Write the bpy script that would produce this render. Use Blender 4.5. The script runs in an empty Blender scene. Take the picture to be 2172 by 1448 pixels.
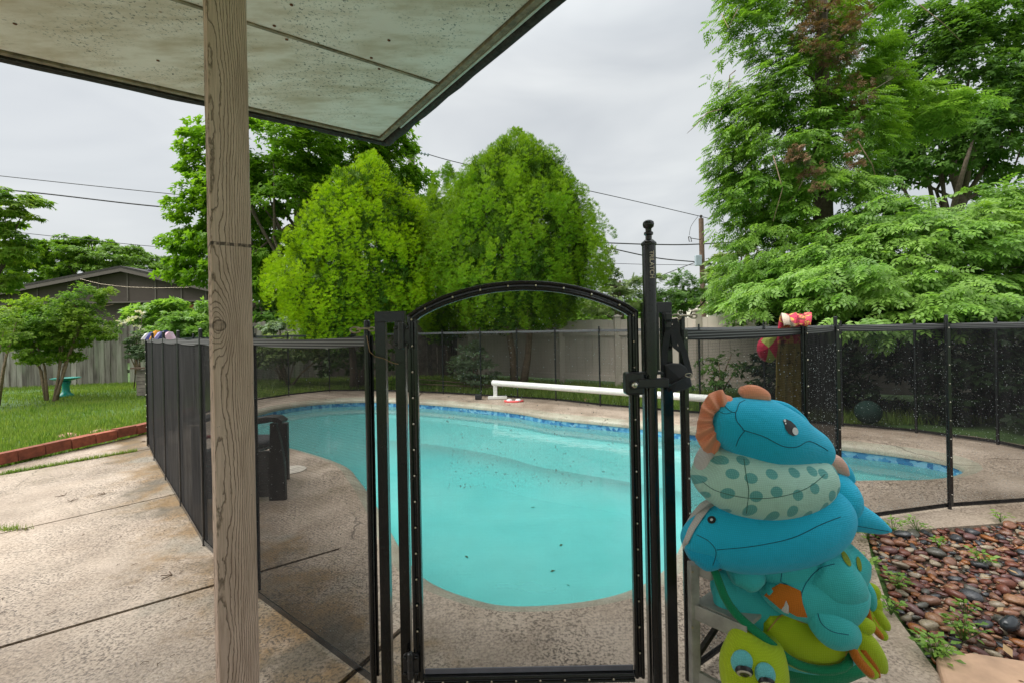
import bpy, bmesh, math, random
import numpy as np
from mathutils import Vector, Matrix, Euler
S = bpy.context.scene
COL = S.collection
R = math.radians
random.seed(7)
rng = np.random.default_rng(7)

# ---------------------------------------------------------------- camera, sky, sun, exposure
CAMZ = 1.22
FPX = 955.0
cam_d = bpy.data.cameras.new('camera')
cam = bpy.data.objects.new('camera', cam_d); COL.objects.link(cam)
cam_d.sensor_width = 36.0
cam_d.lens = FPX / 2172 * 36
cam_d.shift_y = -24 / 2172      # level camera; the frame is shifted down so walls and posts stay upright
cam_d.clip_start = 0.05; cam_d.clip_end = 2000
CROT = (Matrix.Rotation(R(90), 3, 'X') @ Matrix.Rotation(R(-1.1), 3, 'Z'))
cam.matrix_world = Matrix.Translation((0, 0, CAMZ)) @ CROT.to_4x4()
S.camera = cam
S.view_settings.view_transform = 'Standard'
S.view_settings.look = 'None'
S.view_settings.exposure = 1.85
S.view_settings.gamma = 1.0
S.view_settings.use_curve_mapping = False
S.cycles.transparent_max_bounces = 24
S.cycles.max_bounces = 8
S.cycles.use_denoising = True

SUN_EL, SUN_AZ = R(56), R(262)          # azimuth clockwise from +Y
world = bpy.data.worlds.new('World'); S.world = world; world.use_nodes = True
wn = world.node_tree; wn.nodes.clear()
def N(t, kind, **kw):
    n = t.nodes.new(kind)
    for k, v in kw.items():
        if k in n.inputs.keys() and not hasattr(type(n), k): n.inputs[k].default_value = v
        else: setattr(n, k, v)
    return n
wout = wn.nodes.new('ShaderNodeOutputWorld'); wbg = wn.nodes.new('ShaderNodeBackground')
wbg.inputs['Strength'].default_value = 0.1
sky = wn.nodes.new('ShaderNodeTexSky'); sky.sky_type = 'NISHITA'; sky.sun_disc = False
sky.sun_elevation = SUN_EL; sky.sun_rotation = SUN_AZ; sky.dust_density = 6; sky.air_density = 1.0
hs = wn.nodes.new('ShaderNodeHueSaturation'); hs.inputs['Saturation'].default_value = 0.35
wn.links.new(sky.outputs[0], hs.inputs['Color'])
tc = wn.nodes.new('ShaderNodeTexCoord')
mp = wn.nodes.new('ShaderNodeMapping'); mp.inputs['Scale'].default_value = (1.1, 1.1, 3.2)
nz = wn.nodes.new('ShaderNodeTexNoise'); nz.inputs['Scale'].default_value = 1.9
nz.inputs['Detail'].default_value = 4; nz.inputs['Roughness'].default_value = .5; nz.inputs['Distortion'].default_value = .4
wn.links.new(tc.outputs['Generated'], mp.inputs[0]); wn.links.new(mp.outputs[0], nz.inputs['Vector'])
cr = wn.nodes.new('ShaderNodeValToRGB')
cr.color_ramp.elements[0].position = .36; cr.color_ramp.elements[0].color = (.44, .468, .49, 1)
cr.color_ramp.elements[1].position = .66; cr.color_ramp.elements[1].color = (.61, .632, .635, 1)
wn.links.new(nz.outputs['Fac'], cr.inputs['Fac'])
sep = wn.nodes.new('ShaderNodeSeparateXYZ'); wn.links.new(tc.outputs['Generated'], sep.inputs[0])
mr = wn.nodes.new('ShaderNodeMapRange'); mr.interpolation_type = 'SMOOTHSTEP'; mr.inputs['From Min'].default_value = 0.45; mr.inputs['From Max'].default_value = 1.0
mr.inputs['To Min'].default_value = 3.55; mr.inputs['To Max'].default_value = 8.2
wn.links.new(sep.outputs['Z'], mr.inputs['Value'])
vm = wn.nodes.new('ShaderNodeVectorMath'); vm.operation = 'SCALE'
wn.links.new(cr.outputs[0], vm.inputs[0]); wn.links.new(mr.outputs[0], vm.inputs['Scale'])
mx = wn.nodes.new('ShaderNodeMix'); mx.data_type = 'RGBA'; mx.inputs[0].default_value = .88
wn.links.new(hs.outputs[0], mx.inputs[6]); wn.links.new(vm.outputs[0], mx.inputs[7])
wn.links.new(mx.outputs[2], wbg.inputs['Color']); wn.links.new(wbg.outputs[0], wout.inputs[0])
sun_d = bpy.data.lights.new('sun', 'SUN'); sun_d.energy = 1.5; sun_d.angle = R(70); sun_d.color = (1, .97, .92)
sun = bpy.data.objects.new('sun', sun_d); COL.objects.link(sun)
sd = Vector((math.sin(SUN_AZ) * math.cos(SUN_EL), math.cos(SUN_AZ) * math.cos(SUN_EL), math.sin(SUN_EL)))
sun.rotation_euler = sd.to_track_quat('Z', 'Y').to_euler()

# ---------------------------------------------------------------- surveying helpers (photo pixel -> real place)
def ray(px, py): return CROT @ Vector(((px - 1086) / FPX, (700 - py) / FPX, -1))
def gnd(px, py, z=0.0):
    d = ray(px, py); t = (z - CAMZ) / d.z
    return Vector((d.x * t, d.y * t, z))
def at(px, py, Y):
    d = ray(px, py); t = Y / d.y
    return Vector((d.x * t, Y, CAMZ + d.z * t))

# ---------------------------------------------------------------- object helpers
def tag(o, label=None, cat=None, group=None, kind=None):
    if label: o['label'] = label
    if cat: o['category'] = cat
    if group: o['group'] = group
    if kind: o['kind'] = kind
    return o
def thing(name, label, cat, loc=(0, 0, 0), group=None):
    o = bpy.data.objects.new(name, None); COL.objects.link(o); o.location = loc
    o.empty_display_size = .1
    return tag(o, label, cat, group)
def wloc(o):
    v = Vector(o.location)
    while o.parent: o = o.parent; v += Vector(o.location)
    return v
def link(name, me, mat, parent, origin=None):
    o = bpy.data.objects.new(name, me); COL.objects.link(o)
    if mat is not None and not me.materials: me.materials.append(mat)
    pl = Vector((0, 0, 0))
    if parent: o.parent = parent; pl = wloc(parent)
    o.location = Vector(origin if origin is not None else (0, 0, 0)) - pl
    return o
def shift(co, mode):
    mn, mxx = co.min(0), co.max(0)
    return np.array([(mn[0] + mxx[0]) / 2, (mn[1] + mxx[1]) / 2, mn[2] if mode == 'base' else (mn[2] + mxx[2]) / 2])
class G:
    """collects shapes in world space, builds one mesh object"""
    def __init__(s): s.v = []; s.f = []; s.m = []; s.cur = 0
    def add(s, vs, fs):
        b = len(s.v); s.v += [tuple(v) for v in vs]; s.f += [tuple(i + b for i in f) for f in fs]; s.m += [s.cur] * len(fs); return s
    def box(s, c, size, M=None):
        x, y, z = [k / 2 for k in size]; c = Vector(c)
        vs = [Vector((i * x, j * y, k * z)) for i in (-1, 1) for j in (-1, 1) for k in (-1, 1)]
        if M is not None: vs = [M @ v for v in vs]
        return s.add([v + c for v in vs], [(0, 1, 3, 2), (4, 6, 7, 5), (0, 4, 5, 1), (2, 3, 7, 6), (0, 2, 6, 4), (1, 5, 7, 3)])
    def bar(s, a, b, w, t, up=(0, 0, 1)):
        a, b = Vector(a), Vector(b); d = b - a; L = d.length; d.normalize()
        u = Vector(up); x = d.cross(u)
        if x.length < 1e-4: x = d.cross(Vector((1, 0, 0)))
        x.normalize(); y = x.cross(d).normalized()
        M = Matrix((x, d, y)).transposed()
        return s.box((a + b) / 2, (w, L, t), M)
    def tube(s, pts, r, seg=8, cap=True, flat=1.0, up=None):
        pts = [Vector(p) for p in pts]; n = len(pts)
        rs = r if isinstance(r, (list, tuple)) else [r] * n
        vs = []; prev = None
        for i, p in enumerate(pts):
            d = (pts[min(i + 1, n - 1)] - pts[max(i - 1, 0)]).normalized()
            if prev is None:
                prev = Vector(up) if up else (Vector((0, 0, 1)) if abs(d.z) < .9 else Vector((1, 0, 0)))
            x = d.cross(prev)
            if x.length < 1e-5: x = d.cross(Vector((0, 1, .01)))
            x.normalize(); y = x.cross(d).normalized(); prev = y
            for k in range(seg):
                a = 2 * math.pi * k / seg
                vs.append(p + (x * math.cos(a) + y * math.sin(a) * flat) * rs[i])
        fs = []
        for i in range(n - 1):
            for k in range(seg):
                a = i * seg + k; b = i * seg + (k + 1) % seg
                fs.append((a, b, b + seg, a + seg))
        if cap: fs.append(tuple(range(seg - 1, -1, -1))); fs.append(tuple((n - 1) * seg + k for k in range(seg)))
        return s.add(vs, fs)
    def lathe(s, c, prof, seg=20, axis=None):
        c = Vector(c); vs = []; fs = []; n = len(prof)
        M = Matrix.Identity(3) if axis is None else Vector(axis).normalized().to_track_quat('Z', 'Y').to_matrix()
        for (r, z) in prof:
            for k in range(seg):
                a = 2 * math.pi * k / seg; vs.append(c + M @ Vector((r * math.cos(a), r * math.sin(a), z)))
        for i in range(n - 1):
            for k in range(seg):
                a = i * seg + k; b = i * seg + (k + 1) % seg; fs.append((a, b, b + seg, a + seg))
        fs.append(tuple(range(seg - 1, -1, -1))); fs.append(tuple((n - 1) * seg + k for k in range(seg)))
        return s.add(vs, fs)
    def ell(s, c, rad, M=None, nu=16, nv=10, p=1.0):
        c = Vector(c); vs = []; fs = []
        sg = lambda t: math.copysign(abs(t) ** p, t)
        for j in range(nv + 1):
            ph = math.pi * j / nv - math.pi / 2
            for i in range(nu):
                th = 2 * math.pi * i / nu
                v = Vector((rad[0] * sg(math.cos(ph)) * sg(math.cos(th)), rad[1] * sg(math.cos(ph)) * sg(math.sin(th)), rad[2] * sg(math.sin(ph))))
                if M is not None: v = M @ v
                vs.append(c + v)
        for j in range(nv):
            for i in range(nu):
                a = j * nu + i; b = j * nu + (i + 1) % nu; fs.append((a, b, b + nu, a + nu))
        return s.add(vs, fs)
    def prism(s, poly, z0, z1):
        n = len(poly); vs = [(p[0], p[1], z0) for p in poly] + [(p[0], p[1], z1) for p in poly]
        return s.add(vs, [tuple(range(n - 1, -1, -1)), tuple(range(n, 2 * n))] + [(i, (i + 1) % n, (i + 1) % n + n, i + n) for i in range(n)])
    def build(s, name, mat, parent=None, smooth=False, bevel=0, kind=None, sub=0, weld=False):
        co = np.array(s.v, dtype=float)
        o0 = shift(co, 'mid' if parent else 'base')
        me = bpy.data.meshes.new(name); me.from_pydata((co - o0).tolist(), [], s.f)
        if isinstance(mat, (list, tuple)):
            for m in mat: me.materials.append(m)
            me.polygons.foreach_set('material_index', s.m)
        bm = bmesh.new(); bm.from_mesh(me)
        if weld: bmesh.ops.remove_doubles(bm, verts=bm.verts, dist=1e-5)
        bmesh.ops.recalc_face_normals(bm, faces=bm.faces)
        bm.to_mesh(me); bm.free()
        if smooth:
            me.polygons.foreach_set('use_smooth', [True] * len(me.polygons))
            if smooth != 'all': me.set_sharp_from_angle(angle=R(50))
        o = link(name, me, None if isinstance(mat, (list, tuple)) else mat, parent, o0)
        if bevel:
            b = o.modifiers.new('bevel', 'BEVEL'); b.width = bevel; b.segments = 2; b.limit_method = 'ANGLE'
        if sub:
            b = o.modifiers.new('sub', 'SUBSURF'); b.levels = sub; b.render_levels = sub
        if kind: o['kind'] = kind
        return o
def inst(name, me, parent, loc, rot=(0, 0, 0), scale=(1, 1, 1)):
    o = bpy.data.objects.new(name, me); COL.objects.link(o)
    pl = Vector((0, 0, 0))
    if parent: o.parent = parent; pl = wloc(parent)
    o.location = Vector(loc) - pl; o.rotation_euler = rot; o.scale = scale
    return o
def npmesh(name, V, F, mat, parent=None, rnd=None, kind=None, smooth=False):
    """V (n,3) world, F (m,k) ints -> mesh object, with a random number stored per face"""
    V = np.asarray(V, dtype=np.float64); F = np.asarray(F, dtype=np.int32); m, k = F.shape
    o0 = shift(V, 'mid' if parent else 'base'); V = V - o0
    me = bpy.data.meshes.new(name)
    me.vertices.add(len(V)); me.vertices.foreach_set('co', V.astype(np.float32).ravel())
    me.loops.add(m * k); me.loops.foreach_set('vertex_index', F.ravel())
    me.polygons.add(m); me.polygons.foreach_set('loop_start', np.arange(0, m * k, k, dtype=np.int32))
    if rnd is not None:
        at_ = me.attributes.new('rnd', 'FLOAT', 'FACE'); at_.data.foreach_set('value', rnd.astype(np.float32))
    me.update(calc_edges=True); me.validate()
    if smooth: me.polygons.foreach_set('use_smooth', [True] * m)
    o = link(name, me, mat, parent, o0)
    if kind: o['kind'] = kind
    return o

# ---------------------------------------------------------------- materials
def newmat(name):
    m = bpy.data.materials.new(name); m.use_nodes = True
    t = m.node_tree; b = t.nodes['Principled BSDF']; return m, t, b
def L(t, a, b): t.links.new(a, b)
def math_(t, op, a, b=None, clamp=False):
    n = t.nodes.new('ShaderNodeMath'); n.operation = op; n.use_clamp = clamp
    for i, v in enumerate((a, b)):
        if v is None: continue
        if isinstance(v, (int, float)): n.inputs[i].default_value = v
        else: t.links.new(v, n.inputs[i])
    return n.outputs[0]
def ramp(t, fac, stops, interp='LINEAR'):
    n = t.nodes.new('ShaderNodeValToRGB'); e = n.color_ramp.elements; n.color_ramp.interpolation = interp
    while len(e) > 1: e.remove(e[-1])
    for i, (p, c) in enumerate(stops):
        if i == 0: el = e[0]; el.position = p
        else: el = e.new(p)
        el.color = (*c, 1) if len(c) == 3 else c
    t.links.new(fac, n.inputs[0]); return n.outputs[0]
def noise(t, vec, scale, detail=4, rough=.55, dist=0):
    n = t.nodes.new('ShaderNodeTexNoise'); n.inputs['Scale'].default_value = scale; n.inputs['Detail'].default_value = detail
    n.inputs['Roughness'].default_value = rough; n.inputs['Distortion'].default_value = dist
    if vec is not None: t.links.new(vec, n.inputs['Vector'])
    return n.outputs['Fac']
def mixc(t, fac, a, b, mode='MIX'):
    n = t.nodes.new('ShaderNodeMix'); n.data_type = 'RGBA'; n.blend_type = mode
    for i, v in ((0, fac), (6, a), (7, b)):
        if isinstance(v, (int, float)): n.inputs[i].default_value = v
        elif isinstance(v, tuple): n.inputs[i].default_value = (*v, 1)
        else: t.links.new(v, n.inputs[i])
    return n.outputs[2]
def pos(t, scale=None, obj=False):
    if obj: o = t.nodes.new('ShaderNodeTexCoord').outputs['Object']
    else: o = t.nodes.new('ShaderNodeNewGeometry').outputs['Position']
    if scale:
        m = t.nodes.new('ShaderNodeMapping'); m.inputs['Scale'].default_value = scale; t.links.new(o, m.inputs[0]); o = m.outputs[0]
    return o
def bump(t, b, h, strength=.3, dist=.01):
    n = t.nodes.new('ShaderNodeBump'); n.inputs['Strength'].default_value = strength; n.inputs['Distance'].default_value = dist
    t.links.new(h, n.inputs['Height']); t.links.new(n.outputs[0], b.inputs['Normal'])
def simple(name, col, rough=.6, metal=0, var=.15, nscale=20, bmp=0, spec=.5, objrand=0):
    m, t, b = newmat(name)
    b.inputs['Roughness'].default_value = rough; b.inputs['Metallic'].default_value = metal
    b.inputs['Specular IOR Level'].default_value = spec
    f = noise(t, pos(t), nscale, 5, .6)
    lo = tuple(c * (1 - var) for c in col); hi = tuple(min(1, c * (1 + var)) for c in col)
    c = ramp(t, f, [(.3, lo), (.7, hi)])
    if objrand:
        oi = t.nodes.new('ShaderNodeObjectInfo')
        k = ramp(t, oi.outputs['Random'], [(0, (1 - objrand,) * 3), (1, (1 + objrand * .3,) * 3)])
        c = mixc(t, 1.0, c, k, 'MULTIPLY')
    L(t, c, b.inputs['Base Color'])
    if bmp: bump(t, b, f, bmp, .005)
    return m
def leafmat(name, stops, trans=.45, rough=.5, spec=.2):
    """stops: colours over the per-leaf random attribute"""
    m, t, b = newmat(name)
    a = t.nodes.new('ShaderNodeAttribute'); a.attribute_name = 'rnd'
    c = ramp(t, a.outputs['Fac'], stops)
    big = noise(t, pos(t), 1.3, 3, .6)
    c = mixc(t, math_(t, 'MULTIPLY', ramp(t, big, [(.35, (0, 0, 0)), (.7, (1, 1, 1))]), .45), c, tuple(k * f for k, f in zip(stops[-1][1], (1.2, 1.08, .9))))
    L(t, c, b.inputs['Base Color']); b.inputs['Roughness'].default_value = rough; b.inputs['Specular IOR Level'].default_value = spec
    tr = t.nodes.new('ShaderNodeBsdfTranslucent'); L(t, mixc(t, 1.0, c, (1.25, 1.3, .6), 'MULTIPLY'), tr.inputs['Color'])
    ms = t.nodes.new('ShaderNodeMixShader'); ms.inputs[0].default_value = trans
    L(t, b.outputs[0], ms.inputs[1]); L(t, tr.outputs[0], ms.inputs[2])
    L(t, ms.outputs[0], t.nodes['Material Output'].inputs[0])
    return m
MT = {}
def concrete(name, base=(.47, .385, .305), dark=(.07, .048, .033), speck=.95, sc=84, stains=True):
    m, t, b = newmat(name); p = pos(t)
    f1 = noise(t, p, sc, 3, .65); f2 = noise(t, p, sc * .42, 3, .6); big = noise(t, p, .9, 5, .6); mid = noise(t, p, 4.5, 6, .7)
    col = ramp(t, big, [(.3, tuple(c * .86 for c in base)), (.7, tuple(min(1, c * 1.15) for c in base))])
    col = mixc(t, ramp(t, mid, [(.4, (0, 0, 0)), (.72, (.45, .45, .45))]), col, (.30, .235, .17))
    s = math_(t, 'ADD', math_(t, 'MULTIPLY', f1, .72), math_(t, 'MULTIPLY', f2, .28))
    wet = ramp(t, noise(t, p, 1.1, 6, .7), [(.42, (0,) * 3), (.62, (.62,) * 3)]); col = mixc(t, wet, col, (.20, .145, .10))
    expo = ramp(t, noise(t, p, 1.7, 4, .6), [(.36, (.3, .3, .3)), (.6, (1, 1, 1))])
    pits = math_(t, 'MULTIPLY', ramp(t, s, [(.43, (1, 1, 1)), (.51, (0, 0, 0))]), math_(t, 'MULTIPLY', expo, speck))
    col = mixc(t, pits, col, dark)
    light = math_(t, 'MULTIPLY', ramp(t, s, [(.55, (0, 0, 0)), (.66, (1, 1, 1))]), .45)
    col = mixc(t, light, col, tuple(min(1, c * 1.45) for c in base))
    rgh = ramp(t, noise(t, p, 1.3, 5, .65), [(.38, (.28, .28, .28)), (.62, (.75, .75, .75))])
    if stains:
        # rusty and mossy stains spreading out from the foot of the left mesh fence
        sx = t.nodes.new('ShaderNodeSeparateXYZ'); L(t, p, sx.inputs[0])
        # distance to the line through (-.49,1.56) and (-4.1,5.0)
        dl = math_(t, 'ADD', math_(t, 'MULTIPLY', sx.outputs[0], .69), math_(t, 'MULTIPLY', sx.outputs[1], .724))
        dl = math_(t, 'ABSOLUTE', math_(t, 'SUBTRACT', dl, .72))
        nn = noise(t, p, 3.2, 6, .7)
        ms = math_(t, 'SUBTRACT', math_(t, 'MULTIPLY', nn, 1.75), math_(t, 'MULTIPLY', dl, 1.2))
        ms = ramp(t, ms, [(.42, (0, 0, 0)), (.78, (1, 1, 1))])
        st = ramp(t, noise(t, p, 2.1, 3, .5), [(.38, (.26, .235, .185)), (.5, (.22, .125, .035)), (.62, (.075, .062, .035))])
        col = mixc(t, math_(t, 'MULTIPLY', ms, .8), col, mixc(t, pits, st, (.05, .04, .025)))
    ve = t.nodes.new('ShaderNodeTexVoronoi'); ve.feature = 'DISTANCE_TO_EDGE'; ve.inputs['Scale'].default_value = .62
    dn = t.nodes.new('ShaderNodeTexNoise'); dn.inputs['Scale'].default_value = 5; dn.inputs['Detail'].default_value = 6; L(t, p, dn.inputs['Vector'])
    va_ = t.nodes.new('ShaderNodeVectorMath'); va_.operation = 'MULTIPLY_ADD'; L(t, dn.outputs['Color'], va_.inputs[0]); va_.inputs[1].default_value = (.22, .22, 0); L(t, p, va_.inputs[2]); L(t, va_.outputs[0], ve.inputs['Vector'])
    crk = math_(t, 'MULTIPLY', ramp(t, ve.outputs['Distance'], [(.0, (1,) * 3), (.0028, (0,) * 3)]), ramp(t, noise(t, p, .9, 2), [(.5, (0,) * 3), (.56, (.8,) * 3)]))
    col = mixc(t, crk, col, (.05, .038, .028))
    L(t, col, b.inputs['Base Color']); L(t, rgh, b.inputs['Roughness'])
    bump(t, b, math_(t, 'ADD', s, math_(t, 'MULTIPLY', mid, .4)), .55, .006)
    return m
MT['deck'] = concrete('aggregate_concrete')
MT['coping'] = MT['deck']
MT['cedge'] = concrete('grey_green_coping_edge', (.36, .36, .28), speck=.5, sc=120, stains=False)  # grey-green, darker than the deck, for the sloped inner edge
MT['joint'] = simple('joint_filler', (.045, .033, .02), .9, bmp=.4)
MT['dirt'] = simple('damp_soil', (.05, .033, .02), .9, var=.4, nscale=30, bmp=.6)
def lawnmat():
    m, t, b = newmat('lawn_soil'); p = pos(t)
    c = ramp(t, noise(t, p, 3, 6, .7), [(.3, (.035, .075, .015)), (.55, (.06, .125, .022)), (.75, (.10, .165, .035))])
    L(t, c, b.inputs['Base Color']); b.inputs['Roughness'].default_value = .9; bump(t, b, noise(t, p, 40, 4), .6, .02); return m
MT['lawn'] = lawnmat()
MT['grass'] = leafmat('grass_blade', [(0, (.08, .155, .025)), (.6, (.15, .27, .045)), (1, (.28, .36, .10))], .35)
def blackmetal():
    m, t, b = newmat('black_powder_coat'); p = pos(t)
    c = ramp(t, noise(t, p, 60, 4, .7), [(.35, (.004, .005, .006)), (.68, (.012, .013, .014)), (.76, (.06, .055, .045))])
    L(t, c, b.inputs['Base Color']); b.inputs['Roughness'].default_value = .22; b.inputs['Specular IOR Level'].default_value = .6
    vo = t.nodes.new('ShaderNodeTexVoronoi'); vo.inputs['Scale'].default_value = 170; L(t, p, vo.inputs['Vector'])
    d = ramp(t, vo.outputs['Distance'], [(.0, (1, 1, 1)), (.28, (0, 0, 0))])
    bump(t, b, d, .6, .002); return m
MT['black'] = blackmetal()
MT['blackplastic'] = simple('black_plastic', (.026, .026, .028), .38, nscale=80)
MT['webbing'] = simple('black_webbing', (.03, .03, .034), .8, nscale=300, bmp=.5)
MT['steel'] = simple('weathered_steel', (.42, .36, .27), .4, .8)
MT['chrome'] = simple('key_cylinder', (.75, .70, .6), .25, .9)
def meshmat(name, cov, col=(.012, .012, .013), weave=True):
    m, t, b = newmat(name)
    b.inputs['Base Color'].default_value = (*col, 1); b.inputs['Roughness'].default_value = .8; b.inputs['Specular IOR Level'].default_value = .08
    g = t.nodes.new('ShaderNodeNewGeometry'); d = t.nodes.new('ShaderNodeVectorMath'); d.operation = 'DOT_PRODUCT'
    L(t, g.outputs['Incoming'], d.inputs[0]); L(t, g.outputs['True Normal'], d.inputs[1])
    c = math_(t, 'MAXIMUM', math_(t, 'ABSOLUTE', d.outputs['Value']), .06)
    dust = noise(t, pos(t, (4, 4, .7)), 4, 5, .65)
    open_ = math_(t, 'POWER', 1 - cov, math_(t, 'DIVIDE', 1.0, c))
    alpha = math_(t, 'SUBTRACT', 1.0, open_, True)
    if weave:
        uv = t.nodes.new('ShaderNodeUVMap')
        s2 = t.nodes.new('ShaderNodeSeparateXYZ'); L(t, uv.outputs[0], s2.inputs[0])
        gx = math_(t, 'SINE', math_(t, 'MULTIPLY', s2.outputs[0], 2 * math.pi / .0105)); gy = math_(t, 'SINE', math_(t, 'MULTIPLY', s2.outputs[1], 2 * math.pi / .0105))
        gg = math_(t, 'MAXIMUM', gx, gy)
        alpha = math_(t, 'MULTIPLY', alpha, ramp(t, gg, [(.6, (.94,) * 3), (.98, (1.14,) * 3)]), True)
    L(t, ramp(t, dust, [(.42, col), (.72, tuple(k + .022 for k in col))]), b.inputs['Base Color'])
    tr = t.nodes.new('ShaderNodeBsdfTransparent'); ms = t.nodes.new('ShaderNodeMixShader')
    L(t, alpha, ms.inputs[0]); L(t, tr.outputs[0], ms.inputs[1]); L(t, b.outputs[0], ms.inputs[2])
    L(t, ms.outputs[0], t.nodes['Material Output'].inputs[0]); return m
MT['mesh'] = meshmat('black_pool_mesh', .33)
MT['meshgate'] = meshmat('gate_mesh', .19)
MT['meshfar'] = meshmat('far_pool_mesh', .20, weave=False)
def hemmat():
    m, t, b = newmat('mesh_hem'); uv = t.nodes.new('ShaderNodeUVMap'); s2 = t.nodes.new('ShaderNodeSeparateXYZ'); L(t, uv.outputs[0], s2.inputs[0])
    w = math_(t, 'SINE', math_(t, 'MULTIPLY', s2.outputs[1], 2 * math.pi / .0105))
    L(t, ramp(t, w, [(.3, (.012, .012, .014)), (.95, (.24, .24, .245))]), b.inputs['Base Color']); b.inputs['Roughness'].default_value = .6; return m
MT['hem'] = hemmat()
def dropmat():
    m, t, b = newmat('water_bead')
    b.inputs['Base Color'].default_value = (.5, .54, .54, 1); b.inputs['Roughness'].default_value = .1  # whitish colour stands in for bright sky caught in the drops
    tr = t.nodes.new('ShaderNodeBsdfTranslucent'); tr.inputs[0].default_value = (.6, .64, .64, 1)
    ms = t.nodes.new('ShaderNodeMixShader'); ms.inputs[0].default_value = .5; L(t, b.outputs[0], ms.inputs[1]); L(t, tr.outputs[0], ms.inputs[2])
    L(t, ms.outputs[0], t.nodes['Material Output'].inputs[0]); return m
MT['drop'] = dropmat()
def woodpost():
    m, t, b = newmat('weathered_post_wood'); p = pos(t, None, True)
    s = t.nodes.new('ShaderNodeSeparateXYZ'); L(t, p, s.inputs[0])
    n1 = noise(t, pos(t, (7, 7, 1.6), True), 1.0, 3, .5)
    n2 = noise(t, pos(t, (60, 60, 22), True), 1.0, 3, .6)
    # knot at one height: the rings bend round it
    kz = math_(t, 'SUBTRACT', s.outputs[2], KNOT_Z); kx = math_(t, 'ADD', s.outputs[0], .030)
    d2 = math_(t, 'ADD', math_(t, 'POWER', math_(t, 'MULTIPLY', kz, 12), 2), math_(t, 'POWER', math_(t, 'MULTIPLY', kx, 24), 2))
    kn = math_(t, 'DIVIDE', 1.0, math_(t, 'ADD', d2, .45))
    xq = math_(t, 'ADD', s.outputs[0], .05); ph = math_(t, 'ADD', math_(t, 'MULTIPLY', math_(t, 'MULTIPLY', xq, xq), 1500), math_(t, 'MULTIPLY', n1, 11))
    ph = math_(t, 'ADD', ph, math_(t, 'MULTIPLY', kn, -3.2)); ph = math_(t, 'ADD', ph, math_(t, 'MULTIPLY', n2, 1.3))
    ph = math_(t, 'ADD', ph, math_(t, 'MULTIPLY', s.outputs[1], 20))
    w = math_(t, 'FRACT', ph)
    groove = ramp(t, w, [(0, (1, 1, 1)), (.07, (.7, .7, .7)), (.20, (0, 0, 0)), (.93, (0, 0, 0)), (1, (.8, .8, .8))])
    base = ramp(t, noise(t, pos(t, (14, 14, 2.2), True), 1, 4, .6), [(.3, (.47, .335, .265)), (.5, (.64, .475, .385)), (.72, (.75, .57, .47))])
    fine = noise(t, pos(t, (420, 420, 14), True), 1, 2, .5)
    base = mixc(t, .35, base, ramp(t, fine, [(.35, (.39, .275, .21)), (.6, (.77, .59, .485))]))
    col = mixc(t, math_(t, 'MULTIPLY', groove, .8), base, (.10, .07, .042))
    kd = math_(t, 'ADD', math_(t, 'POWER', math_(t, 'MULTIPLY', kz, 62), 2), math_(t, 'POWER', math_(t, 'MULTIPLY', kx, 62), 2))
    kno = math_(t, 'MULTIPLY', ramp(t, kd, [(0, (.35,) * 3), (.45, (.55,) * 3), (.7, (1,) * 3), (1, (0,) * 3)]), ramp(t, noise(t, pos(t, (90, 90, 90), True), 1, 3), [(.4, (.45,) * 3), (.6, (1,) * 3)]))
    col = mixc(t, kno, col, (.05, .032, .02))
    mk = math_(t, 'MULTIPLY', math_(t, 'LESS_THAN', math_(t, 'ABSOLUTE', math_(t, 'ADD', math_(t, 'SUBTRACT', s.outputs[2], MARK_Z), math_(t, 'MULTIPLY', n2, .004))), .0042), ramp(t, noise(t, pos(t, (130, 130, 40), True), 1, 2), [(.4, (.2,) * 3), (.55, (.85,) * 3)]))
    col = mixc(t, mk, col, (.045, .035, .03))
    sp = noise(t, pos(t, (110, 110, 60), True), 1, 2, .5)
    col = mixc(t, ramp(t, sp, [(.72, (0,) * 3), (.76, (.8,) * 3)]), col, (.05, .038, .025))
    L(t, col, b.inputs['Base Color']); b.inputs['Roughness'].default_value = .85
    h = math_(t, 'SUBTRACT', math_(t, 'MULTIPLY', fine, .3), math_(t, 'ADD', groove, kno)); bump(t, b, h, .75, .003); return m
KNOT_Z = .52; MARK_Z = .80
def soffit():
    m, t, b = newmat('mildewed_soffit_paint'); p = pos(t)
    base = ramp(t, noise(t, p, 2.6, 5, .6), [(.3, (.80, .70, .63)), (.7, (.88, .79, .72))])
    st = noise(t, pos(t, (1.3, 4.2, 1)), 2.2, 6, .65)
    base = mixc(t, ramp(t, st, [(.42, (0,) * 3), (.70, (.8,) * 3)]), base, (.46, .33, .19))
    cl = ramp(t, noise(t, p, 3.3, 3, .6), [(.40, (.0,) * 3), (.58, (1,) * 3)])
    sp = noise(t, p, 70, 4, .75)
    base = mixc(t, math_(t, 'MULTIPLY', ramp(t, sp, [(.57, (0,) * 3), (.61, (.9,) * 3)]), cl), base, (.04, .045, .035))
    vo = t.nodes.new('ShaderNodeTexVoronoi'); vo.inputs['Scale'].default_value = 6.5; L(t, p, vo.inputs['Vector'])
    base = mixc(t, ramp(t, vo.outputs['Distance'], [(.02, (.9,) * 3), (.055, (0,) * 3)]), base, (.16, .06, .015))
    L(t, base, b.inputs['Base Color']); b.inputs['Roughness'].default_value = .7; return m
MT['soffit'] = soffit()
MT['trimwood'] = simple('weathered_trim', (.24, .19, .13), .85, var=.5, nscale=25, bmp=.4)
MT['nail'] = simple('rusty_nail_head', (.16, .05, .015), .8, var=.4, nscale=90)
MT['fascia'] = simple('dark_roof_edge', (.032, .026, .022), .9, var=.7, nscale=45, bmp=.3)
MT['edgewhite'] = simple('pale_drip_edge', (.5, .5, .44), .6)
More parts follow.
